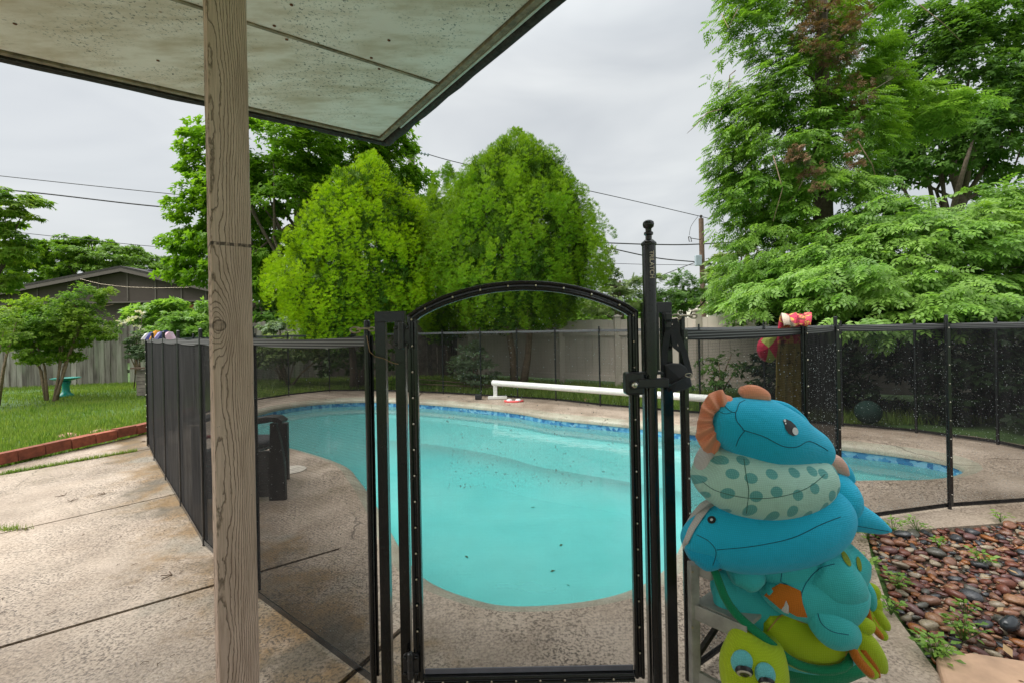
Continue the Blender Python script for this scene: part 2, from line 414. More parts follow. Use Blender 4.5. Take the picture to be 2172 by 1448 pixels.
def pickets():
    m, t, b = newmat('grey_weathered_picket'); oi = t.nodes.new('ShaderNodeObjectInfo')
    g = ramp(t, noise(t, pos(t, (14, 14, 1.2)), 1, 5, .65), [(.32, (.10, .088, .07)), (.48, (.27, .25, .215)), (.7, (.42, .41, .36))])
    k = ramp(t, oi.outputs['Random'], [(0, (.45, .44, .42)), (1, (1.15, 1.15, 1.12))])
    c = mixc(t, 1, g, k, 'MULTIPLY'); c = mixc(t, ramp(t, noise(t, pos(t, (3, 3, .6)), 1.2, 4), [(.5, (0,) * 3), (.68, (.6,) * 3)]), c, (.22, .26, .17))
    L(t, c, b.inputs['Base Color']); b.inputs['Roughness'].default_value = .9; bump(t, b, g, .4, .01); return m
MT['picket'] = pickets()
MT['picket_dark'] = simple('shaded_picket', (.085, .07, .058), .9, var=.5, nscale=6, bmp=.3, objrand=.35)  # darker picket colour with the shade behind the conifers painted in
MT['vinyl'] = simple('tan_vinyl', (.54, .475, .40), .45, var=.05, nscale=4, objrand=.06)
def waterm():
    m, t, b = newmat('pool_water'); t.nodes.remove(b); p = pos(t)
    di = t.nodes.new('ShaderNodeBsdfDiffuse')
    L(t, ramp(t, noise(t, p, .7, 4, .6), [(.35, (.16, .42, .42)), (.65, (.25, .51, .49))]), di.inputs[0])
    tr = t.nodes.new('ShaderNodeBsdfTransparent'); tr.inputs[0].default_value = (.62, .93, .93, 1)
    gl = t.nodes.new('ShaderNodeBsdfGlossy'); gl.inputs['Roughness'].default_value = .03
    bp = t.nodes.new('ShaderNodeBump'); bp.inputs['Strength'].default_value = .22; bp.inputs['Distance'].default_value = .01
    L(t, noise(t, pos(t, (1, 1, 1)), 7, 3, .5), bp.inputs['Height']); L(t, bp.outputs[0], gl.inputs['Normal'])
    fr = t.nodes.new('ShaderNodeFresnel'); fr.inputs[0].default_value = 1.2
    m1 = t.nodes.new('ShaderNodeMixShader'); m1.inputs[0].default_value = .42; L(t, tr.outputs[0], m1.inputs[1]); L(t, di.outputs[0], m1.inputs[2])
    m2 = t.nodes.new('ShaderNodeMixShader'); L(t, fr.outputs[0], m2.inputs[0]); L(t, m1.outputs[0], m2.inputs[1]); L(t, gl.outputs[0], m2.inputs[2])
    L(t, m2.outputs[0], t.nodes['Material Output'].inputs['Surface'])
    va = t.nodes.new('ShaderNodeVolumeAbsorption'); va.inputs[0].default_value = (.30, .85, .85, 1); va.inputs[1].default_value = .6
    L(t, va.outputs[0], t.nodes['Material Output'].inputs['Volume'])
    return m
MT['water'] = waterm()
MT['plaster'] = simple('pool_plaster', (.62, .82, .78), .6, var=.07, nscale=3)
def tilem():
    m, t, b = newmat('blue_waterline_tile'); p = pos(t); vo = t.nodes.new('ShaderNodeTexVoronoi'); vo.inputs['Scale'].default_value = 22; L(t, p, vo.inputs['Vector'])
    L(t, ramp(t, vo.outputs['Color'], [(.2, (.03, .13, .30)), (.5, (.07, .26, .46)), (.8, (.20, .42, .56))]), b.inputs['Base Color']); b.inputs['Roughness'].default_value = .2; return m
MT['tile'] = tilem()
MT['brickedge'] = simple('edging_brick', (.30, .085, .045), .85, var=.35, nscale=18, bmp=.5, objrand=.35)
MT['bark'] = simple('bark', (.11, .085, .062), .95, var=.4, nscale=22, bmp=.8)
MT['barkpale'] = simple('pale_bark', (.24, .17, .11), .9, var=.35, nscale=16, bmp=.6)
def fabric(name, col, dots=None, scale=420, dirty=.25):
    m, t, b = newmat(name); p = pos(t, None, True)
    c = ramp(t, noise(t, p, 14, 4), [(.3, tuple(k * .93 for k in col)), (.7, col)])
    if dots:
        vo = t.nodes.new('ShaderNodeTexVoronoi'); vo.voronoi_dimensions = '2D'; vo.inputs['Scale'].default_value = 19.5; vo.inputs['Randomness'].default_value = .45
        sx = t.nodes.new('ShaderNodeSeparateXYZ'); L(t, p, sx.inputs[0]); cb = t.nodes.new('ShaderNodeCombineXYZ'); L(t, sx.outputs[0], cb.inputs[0]); L(t, math_(t, 'ADD', sx.outputs[2], math_(t, 'MULTIPLY', sx.outputs[1], .4)), cb.inputs[1]); L(t, cb.outputs[0], vo.inputs['Vector'])
        c = mixc(t, ramp(t, vo.outputs['Distance'], [(.27, (1,) * 3), (.30, (0,) * 3)]), c, dots)
    c = mixc(t, math_(t, 'MULTIPLY', ramp(t, noise(t, p, 23, 6, .75), [(.56, (0,) * 3), (.75, (1,) * 3)]), dirty), c, tuple(k * .35 for k in col))
    w1 = t.nodes.new('ShaderNodeTexWave'); w1.inputs['Scale'].default_value = scale / 6.28; w1.bands_direction = 'X'; L(t, p, w1.inputs['Vector'])
    w2 = t.nodes.new('ShaderNodeTexWave'); w2.inputs['Scale'].default_value = scale / 6.28; w2.bands_direction = 'Z'; L(t, p, w2.inputs['Vector'])
    h = math_(t, 'MULTIPLY', w1.outputs['Fac'], w2.outputs['Fac'])
    c = mixc(t, .22, c, mixc(t, h, tuple(k * .45 for k in col), tuple(min(1, k * 1.2) for k in col)))
    L(t, c, b.inputs['Base Color']); b.inputs['Roughness'].default_value = .75; b.inputs['Specular IOR Level'].default_value = .25
    b.inputs['Sheen Weight'].default_value = .15
    wr = noise(t, pos(t, (1, 1, 1.6), True), 24, 4, .55, .6)
    bump(t, b, math_(t, 'ADD', h, math_(t, 'MULTIPLY', wr, 5)), .42, .002); return m
MT['f_blue'] = fabric('blue_airmesh', (.012, .52, .80)); MT['f_blue2'] = fabric('darker_blue_airmesh', (.004, .42, .68))
MT['f_mint'] = fabric('spotted_mint_airmesh', (.48, .76, .66), (.07, .36, .36)); MT['f_coral'] = fabric('coral_airmesh', (.90, .35, .20), dirty=.1)
MT['f_aqua'] = fabric('aqua_airmesh', (.05, .52, .53)); MT['f_lime'] = fabric('lime_airmesh', (.44, .58, .012)); MT['f_orange'] = fabric('orange_airmesh', (.60, .17, .01))
MT['f_green'] = fabric('green_cord', (.0, .22, .09)); MT['f_white'] = fabric('white_airmesh', (.62, .60, .58)); MT['f_pink'] = fabric('pale_pink_airmesh', (.75, .45, .36))
MT['f_olive'] = fabric('olive_spot', (.24, .30, .01)); MT['f_gold'] = simple('gold_piping', (.45, .28, .05), .7)
MT['seam'] = simple('sunken_seam_thread', (.0, .10, .16), .8); MT['eyeblack'] = simple('printed_black_eye', (.012, .012, .016), .4); MT['eyewhite'] = simple('printed_white', (.7, .7, .72), .5)
MT['alu'] = simple('grimy_aluminium', (.33, .32, .29), .5, .15, var=.35, nscale=14, bmp=.1)
MT['pvc'] = simple('white_pvc', (.72, .72, .68), .35, var=.08)
MT['siding'] = simple('taupe_siding', (.088, .066, .058), .8, var=.08, nscale=3)
MT['sidingtrim'] = simple('taupe_trim', (.14, .115, .102), .7, var=.08)
MT['ugdark'] = leafmat('shaded_undergrowth_leaf', [(0, (.006, .014, .006)), (1, (.02, .045, .015))], .2)  # near-black green, shade under the bush painted into the leaves
MT['shingle'] = simple('roof_shingle', (.05, .045, .042), .95, var=.4, nscale=12, bmp=.4)
MT['whitetrim'] = simple('white_trim', (.7, .7, .68), .6, var=.06)
MT['glass'] = simple('window_glass', (.05, .07, .07), .08, spec=.8)
MT['brickwall'] = simple('house_brick', (.42, .16, .09), .9, var=.3, nscale=9, objrand=.3)
MT['poleold'] = simple('grey_pole_wood', (.22, .19, .165), .95, var=.35, nscale=7, bmp=.5)
MT['polebrown'] = simple('brown_pole_wood', (.13, .085, .06), .95, var=.35, nscale=7, bmp=.5)
MT['wire'] = simple('wire_rubber', (.02, .02, .022), .7)
MT['greybox'] = simple('grey_meter_box', (.32, .38, .42), .5)
MT['teal'] = simple('teal_glazed_ceramic', (.02, .33, .27), .3, var=.3, nscale=12)
MT['rock'] = simple('pink_sandstone', (.42, .24, .17), .9, var=.35, nscale=12, bmp=.6)
MT['slabstone'] = simple('tan_flagstone', (.45, .29, .19), .8, var=.25, nscale=7, bmp=.5)
MT['planter'] = simple('old_planter_board', (.18, .155, .13), .9, var=.35, nscale=10, bmp=.4, objrand=.2)
MT['chair'] = simple('black_chair_plastic', (.016, .015, .015), .5, var=.3)
MT['red'] = simple('red_cloth', (.55, .06, .04), .8)
MT['bloom'] = leafmat('white_petal', [(0, (.62, .6, .58)), (1, (.75, .74, .72))], .3)
def pebble():
    m, t, b = newmat('wet_pebble'); oi = t.nodes.new('ShaderNodeObjectInfo')
    a = t.nodes.new('ShaderNodeAttribute'); a.attribute_name = 'rnd'
    r = math_(t, 'FRACT', math_(t, 'ADD', oi.outputs['Random'], a.outputs['Fac']))
    c = ramp(t, r, [(0, (.16, .055, .035)), (.12, (.24, .11, .065)), (.24, (.10, .035, .028)), (.36, (.28, .14, .07)), (.46, (.05, .052, .058)), (.56, (.26, .21, .15)), (.64, (.20, .10, .065)), (.72, (.33, .27, .19)), (.8, (.13, .06, .055)), (.88, (.27, .10, .03)), (.95, (.09, .085, .07))], 'CONSTANT')
    n = noise(t, pos(t, (1, 1, 3)), 55, 5, .7, 1.2)
    c = mixc(t, 1, c, ramp(t, n, [(.3, (.55,) * 3), (.7, (1.35,) * 3)]), 'MULTIPLY')
    L(t, c, b.inputs['Base Color']); b.inputs['Roughness'].default_value = .24; b.inputs['Specular IOR Level'].default_value = .5
    bump(t, b, n, .3, .006); return m
MT['pebble'] = pebble()
# ================================================================ GROUND, DECK, POOL
def catmull(P, per=6, closed=True):
    P = [Vector((p[0], p[1], 0)) for p in P]; n = len(P); out = []
    for i in range(n if closed else n - 1):
        g = (lambda k: P[k % n]) if closed else (lambda k: P[max(0, min(n - 1, k))])
        a, b, c, d = g(i - 1), g(i), g(i + 1), g(i + 2)
        for s in range(per):
            u = s / per
            out.append(.5 * ((2 * b) + (c - a) * u + (2 * a - 5 * b + 4 * c - d) * u * u + (-a + 3 * b - 3 * c + d) * u ** 3))
    if not closed: out.append(P[-1])
    return out
def area(P): return sum(P[i].x * P[(i + 1) % len(P)].y - P[(i + 1) % len(P)].x * P[i].y for i in range(len(P))) / 2
POOL = [(-.19, 2.115), (.03, 2.06), (.365, 2.10), (.607, 2.21), (.80, 2.39), (.98, 2.66), (1.13, 2.96), (1.4, 3.25), (1.9, 3.48), (2.64, 3.6), (3.29, 3.60), (3.76, 3.78),
        (3.93, 4.05), (3.77, 4.34), (3.38, 4.66), (2.75, 5.07), (2.1, 5.47), (1.48, 5.9), (.54, 6.5), (.1, 6.97), (-.68, 7.55), (-1.66, 8.1), (-2.7, 8.45), (-3.5, 8.35),
        (-3.98, 7.9), (-4.12, 7.2), (-4.0, 6.3), (-3.7, 5.7), (-3.2, 5.3), (-2.5, 5.0), (-1.67, 4.35), (-1.31, 3.83), (-.96, 3.2), (-.68, 2.65), (-.46, 2.30)]
PC = catmull(POOL, 5)
if area(PC) < 0: PC.reverse()
def offset(P, d):
    n = len(P); out = []
    for i in range(n):
        t = (P[(i + 1) % n] - P[i - 1]).normalized(); out.append(P[i] + Vector((t.y, -t.x, 0)) * d)
    return out
def fill(outer, hole, z):
    bm = bmesh.new()
    for loop in (outer, hole):
        if not loop: continue
        vs = [bm.verts.new((p[0], p[1], z)) for p in loop]
        for i in range(len(vs)): bm.edges.new((vs[i], vs[(i + 1) % len(vs)]))
    bmesh.ops.triangle_fill(bm, edges=bm.edges, use_beauty=True)
    for f in bm.faces:
        if f.normal.z < 0: f.normal_flip()
    return bm
def bm_obj(bm, name, mat, parent=None, kind=None):
    co = np.array([v.co[:] for v in bm.verts]); o0 = shift(co, 'mid' if parent else 'base')
    for v in bm.verts: v.co -= Vector(o0)
    me = bpy.data.meshes.new(name); bm.to_mesh(me); bm.free()
    o = link(name, me, mat, parent, o0)
    if kind: o['kind'] = kind
    return o
DECK = [(-5.6, -3), (-5.2, 1.5), (-4.96, 4.1), (-4.68, 5.7), (-4.9, 7.0), (-5.15, 8.0), (-5.0, 8.7), (-4.65, 9.15), (-3.95, 9.72), (-3.0, 9.68), (-1.3, 9.0), (-.65, 8.7), (.8, 7.9), (1.5, 7.25), (2.5, 6.53),
        (3.98, 5.52), (4.4, 5.2), (4.9, 4.8), (5.1, 4.1), (5.0, 3.3), (4.3, 2.85), (3.11, 2.74), (2.04, 2.62), (1.86, 2.36), (1.61, 1.96), (1.44, 1.52), (1.1, .8), (.7, -.5), (.6, -3)]
far = 900
lawn = bm_obj(fill([(-far, -60), (far, -60), (far, far), (-far, far)], offset([Vector((p[0], p[1], 0)) for p in DECK][::1], -.15) if area([Vector((p[0], p[1], 0)) for p in DECK]) > 0 else offset([Vector((p[0], p[1], 0)) for p in DECK], .15), -.035), 'lawn_ground', MT['lawn'], kind='structure')
# the deck: slabs cut by recessed joints
patio = thing('pool_deck', None, None, (0, 0, 0)); patio['kind'] = 'structure'
bm = fill(DECK, offset(PC, .305), 0)
JW = .008
def cut(bm, a, b, w=JW, only=None):
    a = Vector((a[0], a[1], 0)); b = Vector((b[0], b[1], 0)); d = (b - a).normalized(); nrm = Vector((-d.y, d.x, 0))
    sel = [f for f in bm.faces if only is None or only(f.calc_center_median())]
    for s in (-w, w):
        geom = set(sel) | {e for f in sel for e in f.edges} | {v for f in sel for v in f.verts}
        r = bmesh.ops.bisect_plane(bm, geom=list(geom), plane_co=a + nrm * s, plane_no=nrm)
        sel = [g for g in r['geom'] if isinstance(g, bmesh.types.BMFace)]
        sel = [f for f in bm.faces if only is None or only(f.calc_center_median())]
    kill = [f for f in sel if abs((f.calc_center_median() - a).dot(nrm)) < w * .98]
    bmesh.ops.delete(bm, geom=kill, context='FACES')
cut(bm, gnd(0, 1007), gnd(307, 953), .012, only=lambda c: c.x < -1)
cut(bm, gnd(0, 1131), gnd(359, 1050), only=lambda c: c.x < 0.2)
cut(bm, gnd(0, 1372), gnd(461, 1238), .011)
cut(bm, gnd(950, 1245), gnd(800, 1380), .012, only=lambda c: c.y < 3.2 and c.x < .6)
cut(bm, gnd(2018, 968), gnd(2172, 974), .008, only=lambda c: c.x > 3.7)
cut(bm, (-1.9, 9.9), (-1.75, 7.9), .008, only=lambda c: c.y > 7 and c.x < 0)
bmesh.ops.delete(bm, geom=[v for v in bm.verts if not v.link_faces], context='VERTS')
# split into islands
bm.faces.ensure_lookup_table(); seen = set(); islands = []
for f in bm.faces:
    if f.index in seen: continue
    st = [f]; seen.add(f.index); isl = []
    while st:
        q = st.pop(); isl.append(q)
        for e in q.edges:
            for g2 in e.link_faces:
                if g2.index not in seen: seen.add(g2.index); st.append(g2)
    islands.append([[v.co.copy() for v in q.verts] for q in isl])
bm.free()
for isl in islands:
    b2 = bmesh.new()
    for tri in isl: b2.faces.new([b2.verts.new(c) for c in tri])
    bmesh.ops.remove_doubles(b2, verts=b2.verts, dist=1e-5)
    r = bmesh.ops.extrude_face_region(b2, geom=b2.faces[:])
    bmesh.ops.translate(b2, verts=[v for v in r['geom'] if isinstance(v, bmesh.types.BMVert)], vec=(0, 0, -.09))
    bmesh.ops.recalc_face_normals(b2, faces=b2.faces)
    bm_obj(b2, 'slab', MT['deck'], patio)
bm_obj(fill(DECK, offset(PC, .30), -.014), 'joint_filler', MT['joint'], patio)
# pool: coping, tile band, basin, water
pool = thing('swimming_pool', 'free-form swimming pool full of milky turquoise water with a blue tile waterline', 'swimming pool', (0, 0, 0)); pool['kind'] = 'thing'
def ringmesh(name, prof, mat, parent, smooth=True):
    V = []; F = []; n = len(PC)
    for (o, z) in prof: V += [(p.x, p.y, z) for p in offset(PC, o)]
    for i in range(len(prof) - 1):
        for k in range(n): F.append((i * n + k, i * n + (k + 1) % n, (i + 1) * n + (k + 1) % n, (i + 1) * n + k))
    g = G(); g.add(V, F); return g.build(name, mat, parent, smooth=smooth)
ringmesh('coping', [(.33, -.08), (.33, -.003), (.27, .0035), (.14, .004), (.11, .001)], MT['coping'], pool)
ringmesh('coping_edge', [(.11, .001), (.08, -.006), (.04, -.02), (.012, -.035), (.0, -.055), (.0, -.085), (.02, -.085)], MT['cedge'], pool)
ringmesh('tile_band', [(.012, -.08), (.012, -.29)], MT['tile'], pool)
WZ = -.15
ringmesh('basin_wall', [(.012, -.29), (-.03, -.42), (-.10, -.62), (-.2, -.80), (-.3, -.92), (-.40, -.98)], MT['plaster'], pool, 'all')
bm_obj(fill(offset(PC, -.399), None, -.98), 'basin_floor', MT['plaster'], pool)
for nm_ in ('basin_wall', 'basin_floor'):      # the floor slopes down towards the far left end
    ob_ = bpy.data.objects[nm_]; oz = wloc(ob_)
    for v in ob_.data.vertices:
        w_ = v.co + oz
        if w_.z < -.3: v.co.z = -.29 + (w_.z + .29) * (.72 + .11 * (w_.y - 2.0)) - oz.z
# under-water bench along the far edge and entry steps at the near right
n = len(PC); far_i = [i for i in range(n) if PC[i].y > 5.4 and PC[i].x > -3.0]
ii = sorted(far_i, key=lambda i: PC[i].x); off = offset(PC, -.26); offo = offset(PC, .0)
g = G()
for a, b in zip(ii[:-1], ii[1:]):
    z0, z1 = -.30, -.7
    vs = [(offo[a].x, offo[a].y, z0), (offo[b].x, offo[b].y, z0), (off[b].x, off[b].y, z0), (off[a].x, off[a].y, z0), (off[a].x, off[a].y, z1), (off[b].x, off[b].y, z1)]
    g.add(vs, [(0, 1, 2, 3), (3, 2, 5, 4)])
g.build('bench', MT['plaster'], pool, weld=True)
g = G(); P1 = [p for p in PC if p.x > .55 and p.y < 3.4]; P1.sort(key=lambda p: p.y)
ins = [Vector((p.x - .33 - .1 * math.sin(p.y * 2), p.y + .10, 0)) for p in P1]
for a in range(len(P1) - 1):
    g.add([(P1[a].x, P1[a].y, -.42), (P1[a + 1].x, P1[a + 1].y, -.42), (ins[a + 1].x, ins[a + 1].y, -.42), (ins[a].x, ins[a].y, -.42), (ins[a].x, ins[a].y, -.97), (ins[a + 1].x, ins[a + 1].y, -.97)], [(0, 1, 2, 3), (3, 2, 5, 4)])
g.build('entry_step', MT['plaster'], pool, weld=True)
wb = fill(offset(PC, .008), None, WZ)
r = bmesh.ops.extrude_face_region(wb, geom=wb.faces[:])
bmesh.ops.translate(wb, verts=[v for v in r['geom'] if isinstance(v, bmesh.types.BMVert)], vec=(0, 0, -1.5))
bmesh.ops.recalc_face_normals(wb, faces=wb.faces)
bm_obj(wb, 'pool_water', MT['water'], pool)
g = G()
for (px, py, w) in [(1000, 1290, 0), (990, 1180, .02), (1190, 1155, .02), (1060, 935, .018), (1172, 1210, .018), (1130, 1075, .02), (1205, 1240, .012)]:
    if w == 0: continue
    c = gnd(px, py, WZ + .003); a = random.random() * 6
    g.add([c + Vector((math.cos(a + k) * w * s, math.sin(a + k) * w * s, .002 * (k % 2))) for k, s in ((0, 1), (1.2, .5), (3.14, 1), (4.3, .5))], [(0, 1, 2, 3)])
o = g.build('floating_leaves', simple('dark_leaf', (.02, .06, .015), .5)); tag(o, 'few dark leaves floating on the pool water', 'leaves', kind='stuff')
g = G(); g.lathe(gnd(700, 860, WZ) + Vector((0, 0, -.02)), [(.10, 0), (.16, .01), (.19, .022), (.19, .026)], 24)
tag(g.build('skimmer_basket', simple('dark_skimmer', (.05, .09, .09), .6)), 'dark round float on the water near the far left edge of the pool', 'float')
g = G(); g.lathe(gnd(618, 996, .002), [(.125, 0), (.125, .004), (.118, .008), (.02, .008), (.015, .012)], 28)
tag(g.build('deck_cover', simple('cream_lid', (.55, .50, .42), .7), smooth=True), 'round cream skimmer lid set in the deck beside the black chair', 'lid')

# ---------------------------------------------------------------- brick edging on the left
edg = thing('brick_edging', 'row of red edging bricks between the lawn and the patio', 'edging', (-4.9, 4.5, 0))
g = G(); g.box((0, 0, 0), (.105, .215, .105)); bme = g.build('brick', MT['brickedge'], bevel=.005); bmesh_ = bme.data
COL.objects.unlink(bme); bpy.data.objects.remove(bme)
path = catmull([(-5.35, 0.2), (-5.12, 2.4), (-4.92, 4.3), (-4.64, 5.68), (-4.86, 7.0)], 40, False)
d = 0; nxt = .1
for a, b in zip(path[:-1], path[1:]):
    sl = (b - a).length
    while nxt <= d + sl:
        p = a + (b - a) * ((nxt - d) / sl); ang = math.atan2(b.y - a.y, b.x - a.x) - math.pi / 2
        o = inst('brick', bmesh_, edg, (p.x - .055, p.y, .03 + random.uniform(-.006, .006)), (random.uniform(-.03, .03), random.uniform(-.05, .05), ang + random.uniform(-.03, .03)))
        nxt += .226
    d += sl
# ---------------------------------------------------------------- pebble bed
bed = thing('pebble_bed', None, None, (2.4, 1.9, 0)); bed['kind'] = 'structure'
BED = [(2.04, 2.60), (3.11, 2.72), (4.3, 2.83), (5.0, 3.25), (6.5, 3.2), (6.0, .2), (1.0, .3), (1.15, .83), (1.47, 1.52), (1.64, 1.96), (1.89, 2.36)]
bm_obj(fill(BED, None, -.02), 'soil', MT['dirt'], bed)
def inside(x, y, P):
    c = False; j = len(P) - 1
    for i in range(len(P)):
        if (P[i][1] > y) != (P[j][1] > y) and x < (P[j][0] - P[i][0]) * (y - P[i][1]) / (P[j][1] - P[i][1]) + P[i][0]: c = not c
        j = i
    return c
protos = []
PNS = [[Vector((random.gauss(0, 1), random.gauss(0, 1), random.gauss(0, 1))).normalized() for _ in range(5)] for _ in range(8)]
for k in range(8):
    b3 = bmesh.new(); bmesh.ops.create_icosphere(b3, subdivisions=2, radius=1)
    sx, sy, sz = 1, random.uniform(.55, .85), random.uniform(.38, .6)
    ph = [random.uniform(0, 6) for _ in range(6)]; am = random.uniform(.05, .13)
    for v in b3.verts:
        c = v.co; f = 1 + am * math.sin(2.1 * c.x + ph[0]) + am * math.sin(2.7 * c.y + ph[1]) + am * .6 * math.sin(4 * c.z + ph[2] + 3 * c.x)
        if k % 2 == 0 or k == 5:
            for pn in PNS[k]:
                dd = c.dot(pn)
                if dd > .66: c = c - pn * (dd - .66) * .9
        v.co = Vector((c.x * sx, c.y * sy, c.z * sz)) * f
    me = bpy.data.meshes.new('pebble'); b3.to_mesh(me); b3.free(); me.materials.append(MT['pebble'])
    me.polygons.foreach_set('use_smooth', [True] * len(me.polygons)); protos.append(me)
cand = []
pts = []
cell = {}
tries = 0
def ok(x, y, r):
    cx, cy = int(x / .06), int(y / .06)
    for i in range(-2, 3):
        for j in range(-2, 3):
            for q in cell.get((cx + i, cy + j), ()):
                if (q[0] - x) ** 2 + (q[1] - y) ** 2 < ((q[2] + r) * .74) ** 2: return False
    return True
view = lambda x, y: (x / y * FPX + 1086 < 2900) and (x / y * FPX + 1086 > 1700) if y > .3 else False
for phase, (n_, r0, r1) in enumerate([(1500, .030, .045), (12000, .017, .030), (40000, .009, .017)]):
    for _ in range(n_):
        x = random.uniform(1.3, 5.2); y = random.uniform(1.15, 3.1)
        if not view(x, y) or not inside(x, y, BED): continue
        r = random.uniform(r0, r1)
        e = gnd(2100, 1440)
        if ok(x, y, r): cell.setdefault((int(x / .06), int(y / .06)), []).append((x, y, r)); pts.append((x, y, r))
pts.sort(key=lambda q: -q[2] / q[1] * (1 if q[0] / q[1] < 1.16 else .3))
SLAB = [gnd(1985, 1405), gnd(2060, 1398), gnd(2200, 1420), gnd(2260, 1500), gnd(2130, 1560), gnd(2000, 1462)]
pts = [q for q in pts if not inside(q[0], q[1], [(s.x, s.y) for s in SLAB])]
for (x, y, r) in pts[:298]:
    o = inst('pebble', random.choice(protos), bed, (x, y, -.012 + r * random.uniform(.15, .5)), (random.uniform(-.35, .35), random.uniform(-.3, .3), random.uniform(0, 6.28)), (r, r, r * random.uniform(.75, 1.1)))
V = []; F = []; rn = []; base = 0
pm = []
for me in protos:
    co = np.array([v.co[:] for v in me.vertices]); fa = np.array([p.vertices[:] for p in me.polygons]); pm.append((co, fa))
def scatter_pebbles(lst):
    global base
    for (x, y, r, z) in lst:
        co, fa = random.choice(pm); E = np.array(Euler((random.uniform(-.4, .4), random.uniform(-.4, .4), random.uniform(0, 6.28))).to_matrix())
        V.append((co * r) @ E.T + np.array((x, y, z))); F.append(fa + base); rn.append(np.full(len(fa), random.random())); base += len(co)
scatter_pebbles([(x, y, r, -.012 + r * .3) for (x, y, r) in pts[298:]])
low = []
for _ in range(4200):
    x = random.uniform(1.3, 5.2); y = random.uniform(1.25, 2.9)
    if view(x, y) and inside(x, y, BED): low.append((x, y, random.uniform(.008, .02), -.014))
scatter_pebbles(low)
npmesh('small_pebbles', np.concatenate(V), np.concatenate(F), MT['pebble'], bed, np.concatenate(rn), 'stuff', smooth=True)
g = G(); g.prism([(p.x, p.y) for p in SLAB], -.03, .03)
tag(g.build('flagstone', MT['slabstone'], bevel=.012), 'flat tan flagstone at the lower right corner of the pebble bed', 'flagstone')
V = []; F = []; rn = []
for _ in range(150):
    x = random.uniform(1.4, 4.2); y = random.uniform(1.3, 2.75)
    if not (view(x, y) and inside(x, y, BED)): continue
    a = random.uniform(0, 6.28); l = random.uniform(.012, .03); w_ = l * random.uniform(.25, .5); c = np.array((x, y, random.uniform(.018, .032))); d = np.array((math.cos(a), math.sin(a), random.uniform(-.3, .3))); s_ = np.array((-d[1], d[0], random.uniform(-.3, .3)))
    k = len(V) * 4; V.append(np.array([c - d * l, c + s_ * w_ + (0, 0, .002), c + d * l, c - s_ * w_ + (0, 0, .002)])); F += [(k, k + 1, k + 2), (k, k + 2, k + 3)]; rn += [random.random()] * 2
npmesh('leaf_litter', np.concatenate(V), np.array(F), leafmat('dry_litter', [(0, (.10, .045, .02)), (.6, (.22, .12, .05)), (1, (.38, .26, .14))], .1), bed, np.array(rn), 'stuff')
# big dark round stone
o = inst('round_stone', protos[1].copy(), None, gnd(2143, 1322, .03), (0, 0, .4), (.05, .05, .075)); o.data.materials.clear(); o.data.materials.append(simple('black_stone', (.03, .035, .04), .15))
tag(o, 'large smooth black egg-shaped stone standing proud among the wet pebbles', 'stone')

# ================================================================ MESH SAFETY FENCE
H = 1.21
def quadmesh(name, mat, parent, a, b, z0, z1, sag=0, seg=8, off=0, zb=None):
    """upright strip from a to b with uv in metres; the top edge sags by sag"""
    a = Vector((a[0], a[1], 0)); b = Vector((b[0], b[1], 0)); Lh = (b - a).length; d = (b - a) / Lh; nrm = Vector((-d.y, d.x, 0))
    vs = []; fs = []; uv = []
    for i in range(seg + 1):
        u = i / seg; p = a + (b - a) * u + nrm * off; s = sag * 4 * u * (1 - u)
        zl = z0 - (s if zb else 0); zt = z1 - s
        vs += [(p.x, p.y, zl), (p.x, p.y, zt)]; uv += [(u * Lh, zl), (u * Lh, zt)]
    for i in range(seg): fs.append((2 * i, 2 * i + 2, 2 * i + 3, 2 * i + 1))
    co = np.array(vs); o0 = shift(co, 'mid'); me = bpy.data.meshes.new(name); me.from_pydata((co - o0).tolist(), [], fs)
    l = me.uv_layers.new(name='UVMap')
    for p in me.polygons:
        for li in p.loop_indices: l.data[li].uv = uv[me.loops[li].vertex_index]
    return link(name, me, mat, parent, o0)
def drops(name, parent, a, b, n, zlo, zhi, r0, r1, side=1, zpow=1.6, u0=0, u1=1):
    a = Vector((a[0], a[1], 0)); b = Vector((b[0], b[1], 0)); d = (b - a).normalized(); nrm = Vector((-d.y, d.x, 0)) * side
    oc = np.array([(1, 0, 0), (-1, 0, 0), (0, 1, 0), (0, -1, 0), (0, 0, 1.25), (0, 0, -1.25)]); of = np.array([(0, 2, 4), (2, 1, 4), (1, 3, 4), (3, 0, 4), (2, 0, 5), (1, 2, 5), (3, 1, 5), (0, 3, 5)])
    # runs of drops gather in loose streaks
    cs = rng.uniform(u0, u1, 26); V = []; F = []
    for k in range(n):
        u = (cs[rng.integers(26)] + rng.normal(0, .018)) if rng.random() < .35 else rng.uniform(u0, u1)
        if not (u0 <= u <= u1): continue
        z = zlo + (zhi - zlo) * rng.random() ** zpow
        p = a + (b - a) * u + nrm * .0025; r = r0 + (r1 - r0) * rng.random() ** 2.5
        V.append(oc * r + np.array((p.x, p.y, z))); F.append(of + 6 * len(F))
    npmesh(name, np.concatenate(V), np.concatenate(F), MT['drop'], parent, None, 'stuff')
